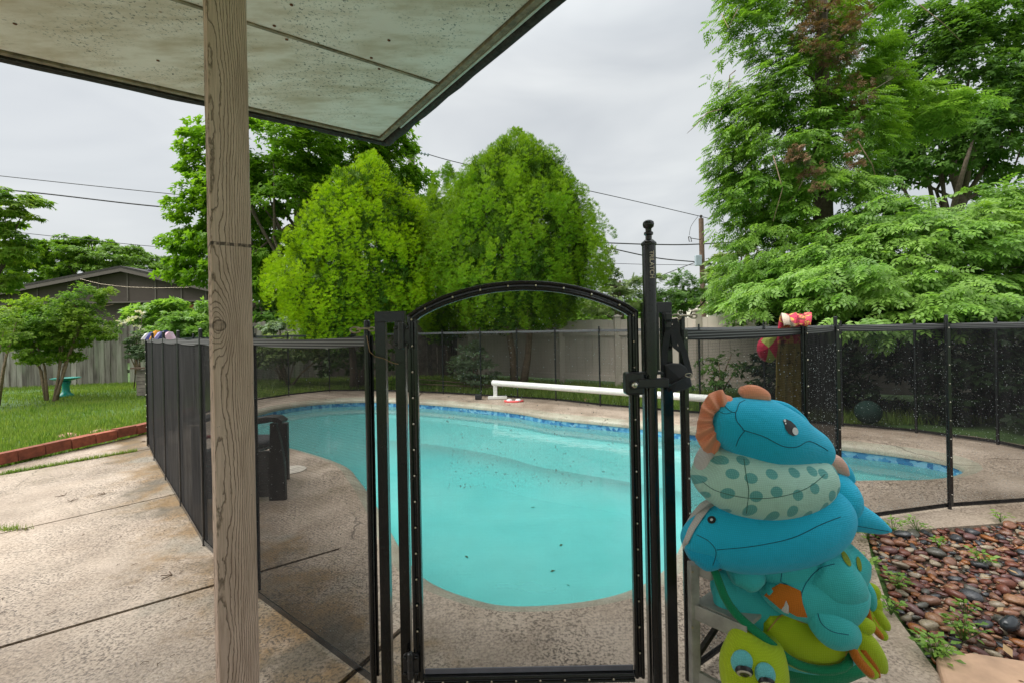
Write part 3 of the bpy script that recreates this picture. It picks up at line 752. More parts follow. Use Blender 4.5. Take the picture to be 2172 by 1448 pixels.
def fence_run(label, pts, matk, hem, side, near=False, nd=0, sag=.006, top=.03, postr=.011):
    if near: top = .05
    root = thing('pool_safety_fence', label, 'mesh fence', (pts[0][0], pts[0][1], 0))
    for i, p in enumerate(pts):
        g = G(); g.tube([(p[0], p[1], 0), (p[0], p[1], H + top)], postr, 10)
        g.tube([(p[0], p[1], H + top), (p[0], p[1], H + top + .004)], [postr * .98, postr * .6], 10)
        g.build('post', MT['black'], root, smooth=True)
        if near:
            q = pts[min(i + 1, len(pts) - 1)] if i < len(pts) - 1 else pts[i - 1]; dd = (Vector((q[0], q[1], 0)) - Vector((p[0], p[1], 0))).normalized(); nn = Vector((-dd.y, dd.x, 0)) * side
            g = G(); c = Vector((p[0], p[1], 0)) + nn * (postr + .002); g.bar(c + Vector((0, 0, .03)), c + Vector((0, 0, H)), .022, .006, nn); g.build('batten', MT['black'], root)
            g = G()
            for z in np.arange(.1, H, .12): g.ell(c + nn * .004 + Vector((0, 0, z)), (.004, .004, .004), None, 8, 5)
            g.build('screws', MT['chrome'], root, kind='stuff')
    for a, b in zip(pts[:-1], pts[1:]):
        o = quadmesh('mesh_panel', MT[matk], root, a, b, .02, H - hem * .8, sag)
        t_ = quadmesh('top_hem', MT['hem'], root, a, b, H - hem, H, sag, off=.003, zb=True)
        b_ = quadmesh('bottom_hem', MT['black'], root, a, b, .012, .012 + hem * .75, 0, off=.003)
        for q in (t_, b_):
            m = q.modifiers.new('thick', 'SOLIDIFY'); m.thickness = .003
        if nd: drops('water_drops', root, a, b, nd, .05, H - .1, .0009, .0026, side)
    return root
GL = (-.502, 1.56); GR = (.588, 1.56)
LEFT = [GL, (-1.215, 2.10), (-1.82, 2.63), (-2.41, 3.25), (-2.98, 3.85), (-3.57, 4.47), (-4.08, 5.03)]
fence_run('black mesh pool fence running back beside the patio, left of the gate', LEFT, 'mesh', .035, -1, True, 520, .012)
FAR = [(-4.13, 5.08), (-4.45, 5.9), (-4.78, 6.75), (-4.9, 7.65), (-4.77, 8.35), (-4.47, 8.97), (-3.88, 9.52), (-3.0, 9.47), (-2.15, 9.17), (-1.37, 8.82), (-.60, 8.42), (.08, 8.06), (.73, 7.70), (1.37, 7.10), (1.95, 6.70), (2.6, 6.27), (3.25, 5.82), (3.92, 5.37), (4.45, 4.98), (4.78, 4.45), (4.80, 3.75), (4.35, 3.25)]
fence_run('black mesh pool fence curving round the far side of the pool', FAR, 'meshfar', .04, -1, False, 0, .008, .04, .013)
RIGHT = [GR, (1.33, 2.06), (1.975, 2.75), (2.835, 2.94), (3.7, 3.03), (4.35, 3.25)]
fence_run('black mesh pool fence behind the toy stack and the pebbles, right of the gate', RIGHT[:5], 'mesh', .035, -1, True, 1500, .008)

# ================================================================ GATE
gate = thing('pool_gate', 'arched black metal pool gate with see-through mesh, closed in the middle of the fence', 'gate', (.03, 1.5, .08))
GY = 1.50
def gp(px, py, Y=GY): return at(px, py, Y)
xl, xr = gp(874, 1000).x + .0, gp(1345, 1000).x
zb = gp(1100, 1432).z
zl = gp(870, 680).z; zr = gp(1338, 660).z; ztop = gp(1105, 607).z
xl = (gp(874, 700).x + gp(893, 1400).x) / 2; xr = (gp(1338, 700).x + gp(1356, 1400).x) / 2
zs = (zl + zr) / 2
g = G(); fw = .032
arc = []
for i in range(33):
    u = i / 32; x = xl + (xr - xl) * u; arc.append(Vector((x, GY, zs + (ztop - zs) * (1 - (2 * u - 1) ** 2) ** .86)))
def frame(g, pts, w, t, ribs=True):
    # extruded channel along pts in the xz plane
    n = len(pts); prof = [(-w / 2, 0), (-w / 2, -t), (-w * .3, -t - .004), (-w * .12, -t), (-w * .12, -t + .004), (w * .12, -t + .004), (w * .12, -t), (w * .3, -t - .004), (w / 2, -t), (w / 2, 0)]
    vs = []
    for i, p in enumerate(pts):
        d0 = (pts[i] - pts[i - 1]).normalized() if i > 0 else (pts[1] - pts[0]).normalized()
        d1 = (pts[i + 1] - pts[i]).normalized() if i < n - 1 else d0
        d = (d0 + d1).normalized(); s = 1 / max(.5, d.dot(d0)); nn = Vector((-d.z, 0, d.x))
        for (a, b) in prof: vs.append(p + nn * a * s + Vector((0, b, 0)))
    k = len(prof); fs = []
    for i in range(n - 1):
        for j in range(k): fs.append((i * k + j, i * k + (j + 1) % k, (i + 1) * k + (j + 1) % k, (i + 1) * k + j))
    fs += [tuple(range(k)), tuple((n - 1) * k + j for j in range(k))]
    g.add(vs, fs)
frame(g, [Vector((xl, GY, zb))] + arc + [Vector((xr, GY, zb))], fw, .022); g.build('frame', MT['black'], gate, bevel=.0015)
g = G(); frame(g, [Vector((xl + fw / 2, GY + .001, zb)), Vector((xr - fw / 2, GY + .001, zb))], fw * .9, .02); g.build('bottom_rail', MT['black'], gate, bevel=.0015)
g = G(); g.box(((xl + xr) / 2, GY - .004, zb + .024), (xr - xl - fw - .004, .004, .016)); g.build('bottom_strip', simple('grey_strip', (.17, .17, .20), .5), gate)
g = G()
pl = [Vector((xl, GY - .024, zb + k * .085)) for k in range(1, 15)] + [Vector((xr, GY - .024, zb + k * .085)) for k in range(1, 15)] + [p + Vector((0, -.024, 0)) for p in arc[2:-1:4]] + [Vector((xl + .08 * k, GY - .023, zb)) for k in range(1, 9)]
for p in pl:
    if p.z < zs + .2: g.ell(p, (.004, .003, .004), None, 8, 6)
g.build('screws', MT['chrome'], gate, kind='stuff')
# mesh in the gate
vs = []; fs = []; uv = []
xa, xb = xl + fw * .35, xr - fw * .35
for i in range(33):
    u = i / 32; x = xa + (xb - xa) * u; z = zs + (ztop - zs) * (1 - (2 * u - 1) ** 2) ** .86 - .006
    vs += [(x, GY + .002, zb + .012), (x, GY + .002, z)]; uv += [(x, 0), (x, z)]
for i in range(32): fs.append((2 * i, 2 * i + 2, 2 * i + 3, 2 * i + 1))
co = np.array(vs); o0 = shift(co, 'mid'); me = bpy.data.meshes.new('mesh_infill'); me.from_pydata((co - o0).tolist(), [], fs); l = me.uv_layers.new(name='UVMap')
for p in me.polygons:
    for li in p.loop_indices: l.data[li].uv = uv[me.loops[li].vertex_index]
link('mesh_infill', me, MT['meshgate'], gate, o0)
drops('water_drops', gate, (xa, GY), (xb, GY), 900, .70, 1.30, .0008, .0022, -1, 1.5, .12, 1)
# hinges
def hinge(c):
    h = G(); c = Vector(c)
    for s in (-1, 1):
        vs = []; k = 10
        for j in range(k):
            a = math.pi * j / (k - 1) - math.pi / 2; vs.append((s * (.006 + .016 * math.cos(a)), .032 * math.sin(a)))
        pts_ = [(0, -.036), (s * .014, -.036)] + [(s * (.014 + .012 * math.cos(a)), math.copysign(.024, math.sin(a)) + .012 * math.sin(a)) for a in [(-math.pi / 2) + math.pi * j / 9 for j in range(10)]] + [(s * .014, .036), (0, .036)]
        n_ = len(pts_); V_ = [(c.x + a, c.y, c.z + b) for a, b in pts_] + [(c.x + a, c.y - .01, c.z + b) for a, b in pts_]
        h.add(V_, [tuple(range(n_)), tuple(range(2 * n_ - 1, n_ - 1, -1))] + [(i, (i + 1) % n_, (i + 1) % n_ + n_, i + n_) for i in range(n_)])
    h.tube([c + Vector((0, -.012, -.042)), c + Vector((0, -.012, -.04)), c + Vector((0, -.012, .04)), c + Vector((0, -.012, .044))], [.007, .0105, .0105, .006], 14)
    for zz in (-.018, .018): h.tube([c + Vector((0, -.012, zz - .003)), c + Vector((0, -.012, zz + .003))], .0118, 14)
    o = h.build('hinge', MT['blackplastic'], gate, bevel=.0012)
    s_ = G()
    for dx in (-.019, .019):
        for dz in (-.026, .026): s_.lathe(c + Vector((dx, -.0135, dz)), [(.0055, 0), (.0055, .002), (.003, .0035)], 10, (0, -1, 0))
    s_.build('screws', MT['black'], o, kind='stuff')
hinge(gp(853, 712, GY - .02)); hinge(gp(873, 1405, GY - .02))
# latch body
lc = gp(1352, 812, GY - .035); g = G()
g.box(lc + Vector((-.012, .004, 0)), (.060, .05, .072)); g.build('latch', MT['blackplastic'], gate, bevel=.008)
g = G(); g.box(lc + Vector((.045, -.012, .002)), (.10, .03, .030)); g.box(lc + Vector((.03, -.004, .033)), (.10, .03, .009)); g.build('latch_arm', MT['blackplastic'], gate, bevel=.004)
g = G(); g.lathe(gp(1346, 816, GY - .062), [(.014, -.004), (.014, .006), (.0105, .008)], 20, (0, -1, 0)); lk = g.build('lock', MT['blackplastic'], gate, smooth=True)
g = G(); g.lathe(gp(1346, 816, GY - .069), [(.009, 0), (.009, .003), (.0075, .004)], 20, (0, -1, 0)); cyl = g.build('key_cylinder', MT['chrome'], lk, smooth=True)
g = G(); g.box(gp(1346, 816, GY - .0735) , (.0016, .001, .009)); g.build('keyhole', MT['blackplastic'], lk)
# the two inverted-U stanchions either side
def stanchion(label, pxa, pxb, ytop, Y, pxc, pxd):
    r_ = thing('gate_stanchion', label, 'gate post', (at((pxa + pxb) / 2, 1400, Y).x, Y, 0))
    xa_, xb_ = (at(pxa, 700, Y).x + at(pxc, 1400, Y).x) / 2, (at(pxb, 700, Y).x + at(pxd, 1400, Y).x) / 2
    zt = at((pxa + pxb) / 2, ytop, Y).z
    for x in (xa_, xb_):
        g = G(); g.box((x, Y, (zt - .018) / 2), (.034, .030, zt - .018)); g.build('upright', MT['black'], r_, bevel=.002)
    g = G(); g.box(((xa_ + xb_) / 2, Y, zt - .002), (xb_ - xa_ + .034, .030, .036)); g.build('top_bar', MT['black'], r_, bevel=.002)
    return r_
stanchion('black inverted-U post on the hinge side of the pool gate', 802, 843, 671, 1.52, 828, 870)
stanchion('black inverted-U post on the latch side of the pool gate', 1370, 1408, 652, 1.53, 1388, 1430)
# vertical-pull latch post with printed lettering
lp = thing('latch_pole', 'tall round black latch pole with pull knob and pale vertical lettering', 'latch pole', (gp(1375, 900).x, GY, .05))
X = (gp(1374, 560, 1.46).x + gp(1388, 1100, 1.46).x) / 2; Yp = 1.455
zt = at(1374, 520, Yp).z; zm = at(1374, 792, Yp).z
g = G(); g.tube([(X, Yp, zm), (X, Yp, zt)], .0215, 20); g.box((X + .012, Yp + .006, (zm + zt) / 2 - .09), (.03, .022, zt - zm - .2)); g.build('barrel', MT['black'], lp, smooth=True)
g = G(); g.lathe((X, Yp, zt - .002), [(.0235, 0), (.0245, .004), (.0235, .009), (.018, .014), (.014, .018)], 20); g.build('collar', MT['black'], lp, smooth=True)
g = G(); g.lathe((X, Yp, zt + .014), [(.010, 0), (.010, .016), (.0145, .019), (.0145, .026), (.0095, .03), (.0095, .038), (.0165, .044), (.018, .053), (.0165, .06), (.010, .065), (.003, .067)], 20); g.build('pull_knob', MT['black'], lp, smooth=True)
g = G(); g.tube([(X + .002, Yp, .06), (X + .002, Yp, zm)], .016, 14); g.build('lower_tube', MT['black'], lp, smooth=True)
td = bpy.data.curves.new('lettering', 'FONT'); td.body = 'TRiLATCH'; td.size = .0195; td.extrude = .0006; td.space_character = .98; td.offset = .00035
to = bpy.data.objects.new('t', td); COL.objects.link(to); bpy.context.view_layer.update()
me = bpy.data.meshes.new_from_object(to.evaluated_get(bpy.context.evaluated_depsgraph_get())); bpy.data.objects.remove(to)
RM = (Matrix.Rotation(math.pi / 2, 4, 'X') ) ; me.transform(Matrix.Rotation(R(-90), 4, 'Z')); me.transform(RM)
Rb = .0218
for v in me.vertices:     # wrap round the barrel
    a = (v.co.x - .004) / Rb; rr = Rb + .0007 - v.co.y
    v.co = Vector((rr * math.sin(a), -rr * math.cos(a) , v.co.z)) if True else v.co
o = link('lettering', me, simple('pale_print', (.62, .52, .42), .6), lp, (X, Yp, at(1374, 534, Yp).z))
# hook chain and harness bag on the right fence post
def ring(g, c, R_, r_, ax, seg=18):
    u = Vector(ax).normalized(); q = u.to_track_quat('Z', 'Y').to_matrix(); pts_ = [Vector(c) + q @ Vector((R_ * math.cos(a), R_ * .55 * math.sin(a), 0)) for a in [2 * math.pi * i / seg for i in range(seg + 1)]]
    g.tube(pts_, r_, 6)
for (lab, x0, x1, y_, Yk) in [('small weathered steel hook latch on the left gate post', 745, 792, 697, 1.53), ('small weathered steel hook latch on the right gate post', 1425, 1475, 670, 1.53)]:
    g = G(); a = at(x0, y_ + 2, Yk); b = at(x1, y_, Yk); m_ = (a + b) / 2
    ring(g, a + Vector((.014, 0, -.002)), .017, .0028, (0, 1, .2)); g.tube([a + Vector((.02, 0, 0)), m_ + Vector((0, -.006, .002)), b - Vector((.012, 0, 0))], .0035, 8); ring(g, b - Vector((.006, 0, .002)), .011, .0026, (.2, 1, 0))
    tag(g.build('hook_latch', MT['steel'], smooth=True), lab, 'hook', 'hook latches between fence and gate')
bag = thing('harness_bag', 'black webbing harness with a mesh pouch hanging by the gate latch', 'harness', at(1435, 830, 1.49))
by = 1.485
def strap(pts, w, t=.003):
    g = G(); pp = [at(*p) for p in pts]; vs = []
    for i, p in enumerate(pp):
        d = (pp[min(i + 1, len(pp) - 1)] - pp[max(0, i - 1)]).normalized(); sx = Vector((d.z, 0, -d.x)).normalized() * w / 2
        vs += [p - sx, p + sx, p + sx + Vector((0, -t, 0)), p - sx + Vector((0, -t, 0))]
    fs = [(0, 1, 2, 3)]
    for i in range(len(pp) - 1):
        for k in range(4): fs.append((4 * i + k, 4 * i + (k + 1) % 4, 4 * i + 4 + (k + 1) % 4, 4 * i + 4 + k))
    fs.append(tuple(4 * (len(pp) - 1) + k for k in (3, 2, 1, 0))); g.add(vs, fs); return g.build('strap', MT['webbing'], bag)
strap([(1418, 672, by), (1416, 705, by - .002), (1410, 745, by), (1408, 785, by)], .020)
strap([(1430, 676, by), (1438, 715, by), (1452, 750, by), (1463, 795, by - .01)], .019)
strap([(1424, 690, by), (1432, 735, by - .006), (1442, 742, by - .008)], .016)
strap([(1408, 770, by), (1412, 800, by), (1422, 828, by)], .018)
g = G(); g.box(at(1418, 672, by - .008), (.022, .01, .024)); g.box(at(1417, 690, by - .008), (.017, .008, .02)); g.build('buckle', MT['blackplastic'], bag, bevel=.003)
vs = []; out = [(1409, 772), (1426, 769), (1444, 770), (1456, 778), (1463, 792), (1468, 818), (1452, 826), (1428, 832), (1420, 822), (1413, 800)]
g = G(); c0 = at(1440, 800, by - .020); fr_ = [at(px, py, by - .008) for px, py in out]; bk = [at(px, py, by + .012) for px, py in out]; ins_ = [c0 + (p - c0) * .90 + Vector((0, -.003, 0)) for p in fr_]
k = len(out); g.add(bk + fr_ + ins_ + [c0 + Vector((0, -.002, 0))], [(i, (i + 1) % k, k + (i + 1) % k, k + i) for i in range(k)] + [(k + i, k + (i + 1) % k, 2 * k + (i + 1) % k, 2 * k + i) for i in range(k)] + [(2 * k + i, 2 * k + (i + 1) % k, 3 * k) for i in range(k)] + [tuple(range(k))])
g.build('pouch', fabric('black_airmesh', (.05, .05, .055), scale=900, dirty=0), bag)
g = G(); a = at(1421, 815, by - .026); b = at(1462, 795, by - .024); g.bar(a, b, .003, .016, (0, -1, 0)); g.build('pouch_strap', MT['blackplastic'], bag)
g = G(); ring(g, at(1461, 795, by - .034), .011, .0018, (0, 1, 0)); g.build('wire_buckle', MT['steel'], bag)
# dried twig caught between the left posts
g = G(); g.tube([at(778, 712, 1.50), at(784, 745, 1.49), at(795, 755, 1.485), (at(815, 760, 1.485)), at(830, 768, 1.48), at(845, 772, 1.48)], .0012, 5)
tag(g.build('vine_tendril', simple('dry_tendril', (.32, .2, .1), .8)), 'thin dry tendril strung between the posts under the top gate hinge', 'tendril')
# ================================================================ PORCH ROOF AND POST
KNOT_Z, MARK_Z = 1.245, 1.455
MT['post'] = woodpost()
pc = at(490, 720, 1.19)
g = G(); nseg = 40
w = .0445
vs = []; fs = []; rr = random.Random(3)
prof = [(-w, -w), (w, -w), (w, w), (-w, w)]
for i in range(nseg + 1):
    z = 2.5 * i / nseg; j = .0008
    for (a, b) in prof: vs.append((a + rr.uniform(-j, j), b + rr.uniform(-j, j), z))
for i in range(nseg):
    for k in range(4): fs.append((4 * i + k, 4 * i + (k + 1) % 4, 4 * i + 4 + (k + 1) % 4, 4 * i + 4 + k))
fs += [(3, 2, 1, 0), tuple(4 * nseg + k for k in range(4))]
g.add(vs, fs); o = g.build('porch_post', MT['post'], bevel=.004)
o.location = (pc.x, 1.19, 0); o.rotation_euler = (0, 0, R(38.8))
tag(o, 'square weathered wooden porch post with a dark knot, holding up the porch roof', 'post')

roof = thing('porch_roof', 'flat porch roof seen from below with stained pale green soffit boards and a dark edge', 'porch roof', (-.5, 1.5, 2.4))
RZ = 2.47
Cn = gnd(812, 296, RZ)                                   # far corner
e1 = (gnd(0, 112, RZ) - Cn); e1.z = 0; e1.normalize()     # towards the left
e2 = (gnd(1148, 0, RZ) - Cn); e2.z = 0; e2.normalize()    # towards the right, over the camera
j0 = gnd(935, 178, RZ); s1 = (j0 - Cn).length
def rp(a, b, z=0): return Cn + e1 * a + e2 * b + Vector((0, 0, z))
def rboard(name, a0, a1, b0, b1, z0, z1, mat, bev=0):
    g = G(); P = [rp(a0, b0), rp(a1, b0), rp(a1, b1), rp(a0, b1)]
    g.prism([(p.x, p.y) for p in P], RZ + z0, RZ + z1); return g.build(name, mat, roof, bevel=bev)
Lr = 6.5; Wr = 5.0; PW = s1
rows = [0.03, s1 - .004]
while rows[-1] < Wr: rows.append(rows[-1] + 1.21)
for i in range(len(rows) - 1):
    for a0, a1 in ((.035, 2.2), (2.204, 4.6), (4.604, Lr)):
        rboard('soffit_panel', a0, a1, rows[i] + .003, rows[i + 1] - .003, 0, .012, MT['soffit'])
for y_ in rows[1:-1]:
    rboard('joint_batten', .03, Lr, y_ - .008, y_ + .008, -.006, -.0005, MT['trimwood'])
rboard('edge_trim', .0, Lr, .0, .028, -.012, .012, MT['trimwood'], .003)
rboard('edge_trim', .0, .030, .03, Wr, -.012, .012, MT['trimwood'], .003)
rboard('edge_trim', -.012, Lr, -.012, -.002, -.022, .02, MT['fascia'])
rboard('drip_edge', -.014, -.003, .25, Wr, -.016, .02, MT['edgewhite'])
g = G()
for a, b in (((-.045, -.045), (Lr, -.045)), ((-.045, -.045), (-.045, Wr))):
    p, q = rp(*a, .012), rp(*b, .012); n_ = 40
    g.tube([p + (q - p) * k / n_ + Vector((0, 0, .003 * math.sin(k * 2.3))) for k in range(n_ + 1)], [.033 + .002 * math.sin(k * 3.7) for k in range(n_ + 1)], 10)
g.build('roof_edge', MT['fascia'], roof, smooth=True)
rboard('roof_deck', -.07, Lr, -.07, Wr, .045, .09, MT['shingle'])
for k in range(16):
    a = [.35, .75, 1.15, 1.6, 2.0, 2.5][k % 6] + random.uniform(-.04, .04); b = [s1 - .03, s1 + .03, .3, 1.0][k // 4 % 4] + random.uniform(-.01, .01)
    g = G(); g.lathe(rp(a, b, -.0012), [(.007, 0), (.006, -.002), (.002, -.003)], 9); g.build('nail_head', MT['nail'], roof)

# ================================================================ TOWEL, CHAIR, ROLLER, SMALL THINGS BY THE POOL
def sheet(name, pts, w, mat, parent=None, wav=.01, n=10, th=.004, tilt=(1, 0, 0)):
    """cloth hanging along pts, w wide sideways, rippled"""
    T = Vector(tilt).normalized(); vs = []; fs = []; m = len(pts)
    for i, p in enumerate(pts):
        for j in range(n + 1):
            u = j / n - .5; ww = w[i] if isinstance(w, list) else w
            vs.append(Vector(p) + T * u * ww + Vector((0, 1, 0)) * wav * math.sin(j * 1.9 + i * .7) + Vector((0, 0, 1)) * wav * .4 * math.sin(j * 1.1 + i))
    for i in range(m - 1):
        for j in range(n): a = i * (n + 1) + j; fs.append((a, a + 1, a + n + 2, a + n + 1))
    g = G(); g.add(vs, fs); o = g.build(name, mat, parent, smooth='all'); s_ = o.modifiers.new('thick', 'SOLIDIFY'); s_.thickness = th; return o
def towelmat():
    m, t, b = newmat('printed_towel'); p = pos(t, None, True); s = t.nodes.new('ShaderNodeSeparateXYZ'); L(t, p, s.inputs[0])
    base = ramp(t, noise(t, p, 9, 4, .6), [(.35, (.30, .21, .05)), (.65, (.46, .36, .10))])
    top = ramp(t, noise(t, p, 16, 2, .5, 1), [(.42, (.62, .05, .10)), (.5, (.75, .42, .10)), (.58, (.70, .09, .14))], 'CONSTANT')
    c = mixc(t, ramp(t, s.outputs[2], [(.40, (0,) * 3), (.405, (1,) * 3)]), base, top)
    c = mixc(t, ramp(t, math_(t, 'ADD', s.outputs[0], 1), [(.935, (1,) * 3), (.942, (0,) * 3)]), c, (.62, .50, .40))
    c = mixc(t, ramp(t, noise(t, p, 30, 3, .6), [(.62, (0,) * 3), (.66, (.7,) * 3)]), c, (.05, .04, .01))
    L(t, c, b.inputs['Base Color']); b.inputs['Roughness'].default_value = .95; bump(t, b, noise(t, p, 120, 2), .4, .004); return m
Yt = 2.12; tw = []
a = at(1690, 668, 1.96)
pts_ = [at(1690, 690, 2.0), at(1690, 674, 2.03), at(1690, 665, 2.07), at(1686, 672, 2.12), at(1680, 700, 2.17), at(1676, 740, 2.18), at(1674, 780, 2.19), at(1673, 820, 2.2), at(1674, 860, 2.2), at(1678, 900, 2.2)]
o = sheet('beach_towel', pts_, [.11, .12, .125, .13, .135, .14, .14, .14, .145, .15], towelmat(), None, .012, 12)
tag(o, 'olive and pink printed towel draped over the mesh fence post behind the toys', 'towel')
g = G(); pp = [(1607, 745), (1612, 722), (1630, 706), (1652, 704), (1650, 772), (1622, 770)]
front = [at(px, py, 2.14 + .01 * (i % 2)) for i, (px, py) in enumerate(pp)]; c0 = at(1632, 738, 2.10); back = [p + Vector((0, .05, 0)) for p in front]; k = len(pp)
g.add(front + back + [c0], [(i, (i + 1) % k, k + (i + 1) % k, k + i) for i in range(k)] + [tuple(range(k, 2 * k))]); g.cur = 1
g.add(front + [c0], [(i, (i + 1) % k, k) for i in range(k)])
for i in range(len(g.m)): g.m[i] = 0
g.m[-6:] = [0, 1, 1, 0, 1, 0]
tag(g.build('cloth_bag', [simple('crimson_cloth', (.62, .03, .08), .8), simple('lime_cloth', (.42, .50, .10), .8)], sub=1), 'folded crimson and lime printed cloth bag hanging beside the towel on the mesh fence', 'cloth bag')
# colourful towels over the far left corner of the fence
cols = [('white', (.65, .65, .68)), ('indigo', (.07, .08, .28)), ('orange', (.75, .35, .04)), ('lilac', (.36, .33, .62)), ('navy', (.02, .03, .10)), ('pink', (.62, .42, .50))]
pd = thing('folded_beach_towel', 'multicoloured patterned towel bunched over the top of the mesh fence at its far left corner', 'towel', at(330, 710, 4.7))
for i, (nm, c) in enumerate(cols):
    px = 306 + i * 9; g = G(); b0 = at(px, 716, 4.75 - i * .08); hh = [.05, .06, .075, .06, .075, .06][i]
    g.add([b0 + Vector((-.04, 0, -.02)), b0 + Vector((.05, .02, -.02)), b0 + Vector((.03, .01, hh)), b0 + Vector((-.01, .02, hh * .8)), b0 + Vector((-.04, .07, -.02)), b0 + Vector((.05, .08, -.02)), b0 + Vector((.02, .07, hh * .9))],
          [(0, 1, 2, 3), (4, 5, 6), (0, 3, 6, 4), (1, 2, 6, 5), (3, 2, 6), (0, 1, 5, 4)])
    g.build('fold', simple(nm + '_towel_cloth', c, .9), pd)
# black patio chair
ch_ = 0
ch = thing('patio_chair', 'black wooden-slat patio chair seen from behind through the mesh, beside the porch post', 'chair', gnd(606, 1060))
A0 = gnd(606, 1060, 0)                                   # foot of the near right side board
X0 = A0.x; Y0 = 3.32
def side(x, name='side_panel'):
    g = G(); P = [(-.02, .0), (.10, .0), (.095, .28), (.065, .46), (.035, .57), (-.005, .57), (-.01, .40), (-.03, .12)]
    vs = [(x + a - .04, Y0, b) for a, b in P] + [(x + a - .04, Y0 + .035, b) for a, b in P]; k = len(P)
    g.add(vs, [tuple(range(k)), tuple(range(2 * k - 1, k - 1, -1))] + [(i, (i + 1) % k, (i + 1) % k + k, i + k) for i in range(k)]); return g.build(name, MT['chair'], ch, bevel=.004)
side(X0 - .06)
def sideL(x):
    g = G(); g.box((x, Y0 + .017, .28), (.09, .035, .56)); return g.build('side_panel', MT['chair'], ch, bevel=.004)
sideL(X0 - .62)
for xx in (X0 - .22, X0 - .60):
    g = G(); g.box((xx - .01, Y0 + .5, .24), (.08, .035, .48)); g.build('front_leg', MT['chair'], ch, bevel=.004)
g = G()
P = [(-.34, .575), (-.02, .625), (.06, .62), (.10, .59), (.095, .57), (.02, .585), (-.34, .535)]
for yy in (Y0 - .03,):
    vs = [(X0 - .10 + a, yy, b) for a, b in P] + [(X0 - .10 + a, yy + .10, b) for a, b in P]; k = len(P)
    g.add(vs, [tuple(range(k)), tuple(range(2 * k - 1, k - 1, -1))] + [(i, (i + 1) % k, (i + 1) % k + k, i + k) for i in range(k)])
g.build('armrest', MT['chair'], ch, bevel=.004)
g = G(); g.box((X0 - .62, Y0 + .25, .60), (.09, .6, .028)); g.build('armrest', MT['chair'], ch, bevel=.004)
for k in range(7):
    g = G(); g.box((X0 - .36, Y0 + .018 + .0 * k, .05 + k * .049), (.54, .022, .045)); g.build('slat', MT['chair'], ch, bevel=.003)
for k in range(4):
    g = G(); g.box((X0 - .42, Y0 + .09 + k * .095,   .355 - k * .006), (.44, .085, .02)); g.build('seat_slat', MT['chair'], ch, bevel=.003)
g = G(); g.ell((X0 - .40, Y0 + .24, .385), (.21, .18, .03), None, 20, 8, .6); g.build('cushion', simple('charcoal_cushion', (.035, .035, .037), .9), ch, smooth='all')
ch.rotation_euler = (0, 0, R(3))
g = G(); P = [gnd(432, 930, .56), gnd(455, 925, .58), gnd(500, 940, .56)]
g.tube([at(430, 932, 3.35), at(442, 925, 3.36), at(455, 926, 3.37), at(470, 936, 3.38), at(500, 940, 3.4)], [.012, .02, .022, .02, .012], 8, flat=.6)
tag(g.build('red_cloth', MT['red'], smooth='all'), 'crumpled red cloth lying on the black patio chair', 'cloth')
# pool-cover roller
rl = thing('cover_roller', 'long white pipe of a pool cover roller on a low stand across the far deck', 'roller', (-.37, 8.1, 0))
g = G(); ra = Vector((-.36, 8.1, .285)); rb = Vector((2.75, 5.86, .265)); g.tube([ra, rb], .05, 18); g.build('pipe', MT['pvc'], rl, smooth=True)
for pnt in (ra + Vector((.04, -.03, 0)), rb + Vector((-.04, .03, 0))):
    g = G(); g.box((pnt.x, pnt.y, .14), (.07, .06, .28)); g.build('upright', MT['pvc'], rl, bevel=.006)
    g = G(); g.box((pnt.x + .04, pnt.y - .05, .03), (.34, .09, .05)); g.build('foot', MT['pvc'], rl, bevel=.006)
g = G(); g.box((-.62, 8.02, .05), (.12, .08, .09)); g.build('caster', MT['blackplastic'], rl, bevel=.01)
c = gnd(1090, 852); g = G()
gg = thing('swim_goggles', 'pink and clear swim goggles lying on the far pool edge', 'goggles', c)
for dx in (-.075, .075):
    g = G(); g.ell(c + Vector((dx, 0, .03)), (.055, .045, .03), None, 12, 8); e = g.build('lens', simple('clear_lens', (.75, .72, .74), .2), gg, smooth='all')
g = G(); g.tube([c + Vector((-.16, 0, .02)), c + Vector((-.05, -.04, .012)), c + Vector((.05, -.04, .012)), c + Vector((.16, 0, .02))], .018, 8); g.build('strap', simple('pink_rubber', (.85, .12, .12), .6), gg, smooth='all')
g = G(); g.ell((4.33, 5.5, .14), (.14, .14, .14), None, 24, 16)
tag(g.build('play_ball', simple('dark_green_ball', (.006, .035, .025), .9), smooth='all'), 'dull green ball lying in the dark behind the far right mesh fence', 'ball')

# ================================================================ STEP STOOL AND SWIM TOYS
TY = 1.30
def q(px, py, dy=0): return at(px, py, TY + dy)
PXM = TY / FPX
lad = thing('step_stool', 'grimy aluminium step stool carrying the heap of swim toys', 'step stool', (q(1600, 1400).x, TY, 0))
def lbar(a, b, w, t, nm): g = G(); g.bar(a, b, w, t, (0, 1, 0)); return g.build(nm, MT['alu'], lad, bevel=.003)
la = q(1470, 1192, .02); foot = la + (q(1474, 1448, .02) - la) * 1.66
AX = Vector((.70, -.71, 0)) * .15; BX = Vector((.80, .60, 0)) * .30
for off in (Vector((0, 0, 0)), BX, AX * .8 + BX): lbar(la + off, foot + off + Vector((0, 0, 0)), .026, .028, 'leg')
def step(z, t, nm, grow=.0):
    P = [la - AX * grow - BX * grow, la + AX * (1 + grow) - BX * grow, la + AX * (1 + grow) + BX * (1 + grow), la - AX * grow + BX * (1 + grow)]
    g = G(); g.prism([(p.x, p.y) for p in P], z - t, z); return g.build(nm, MT['alu'], lad, bevel=.003)
AXs = AX; AX = AX * .35; step(la.z + .0, .035, 'top_step', .0); AX = AXs
zs_ = q(1484, 1284).z; step(zs_, .012, 'middle_step', .0)
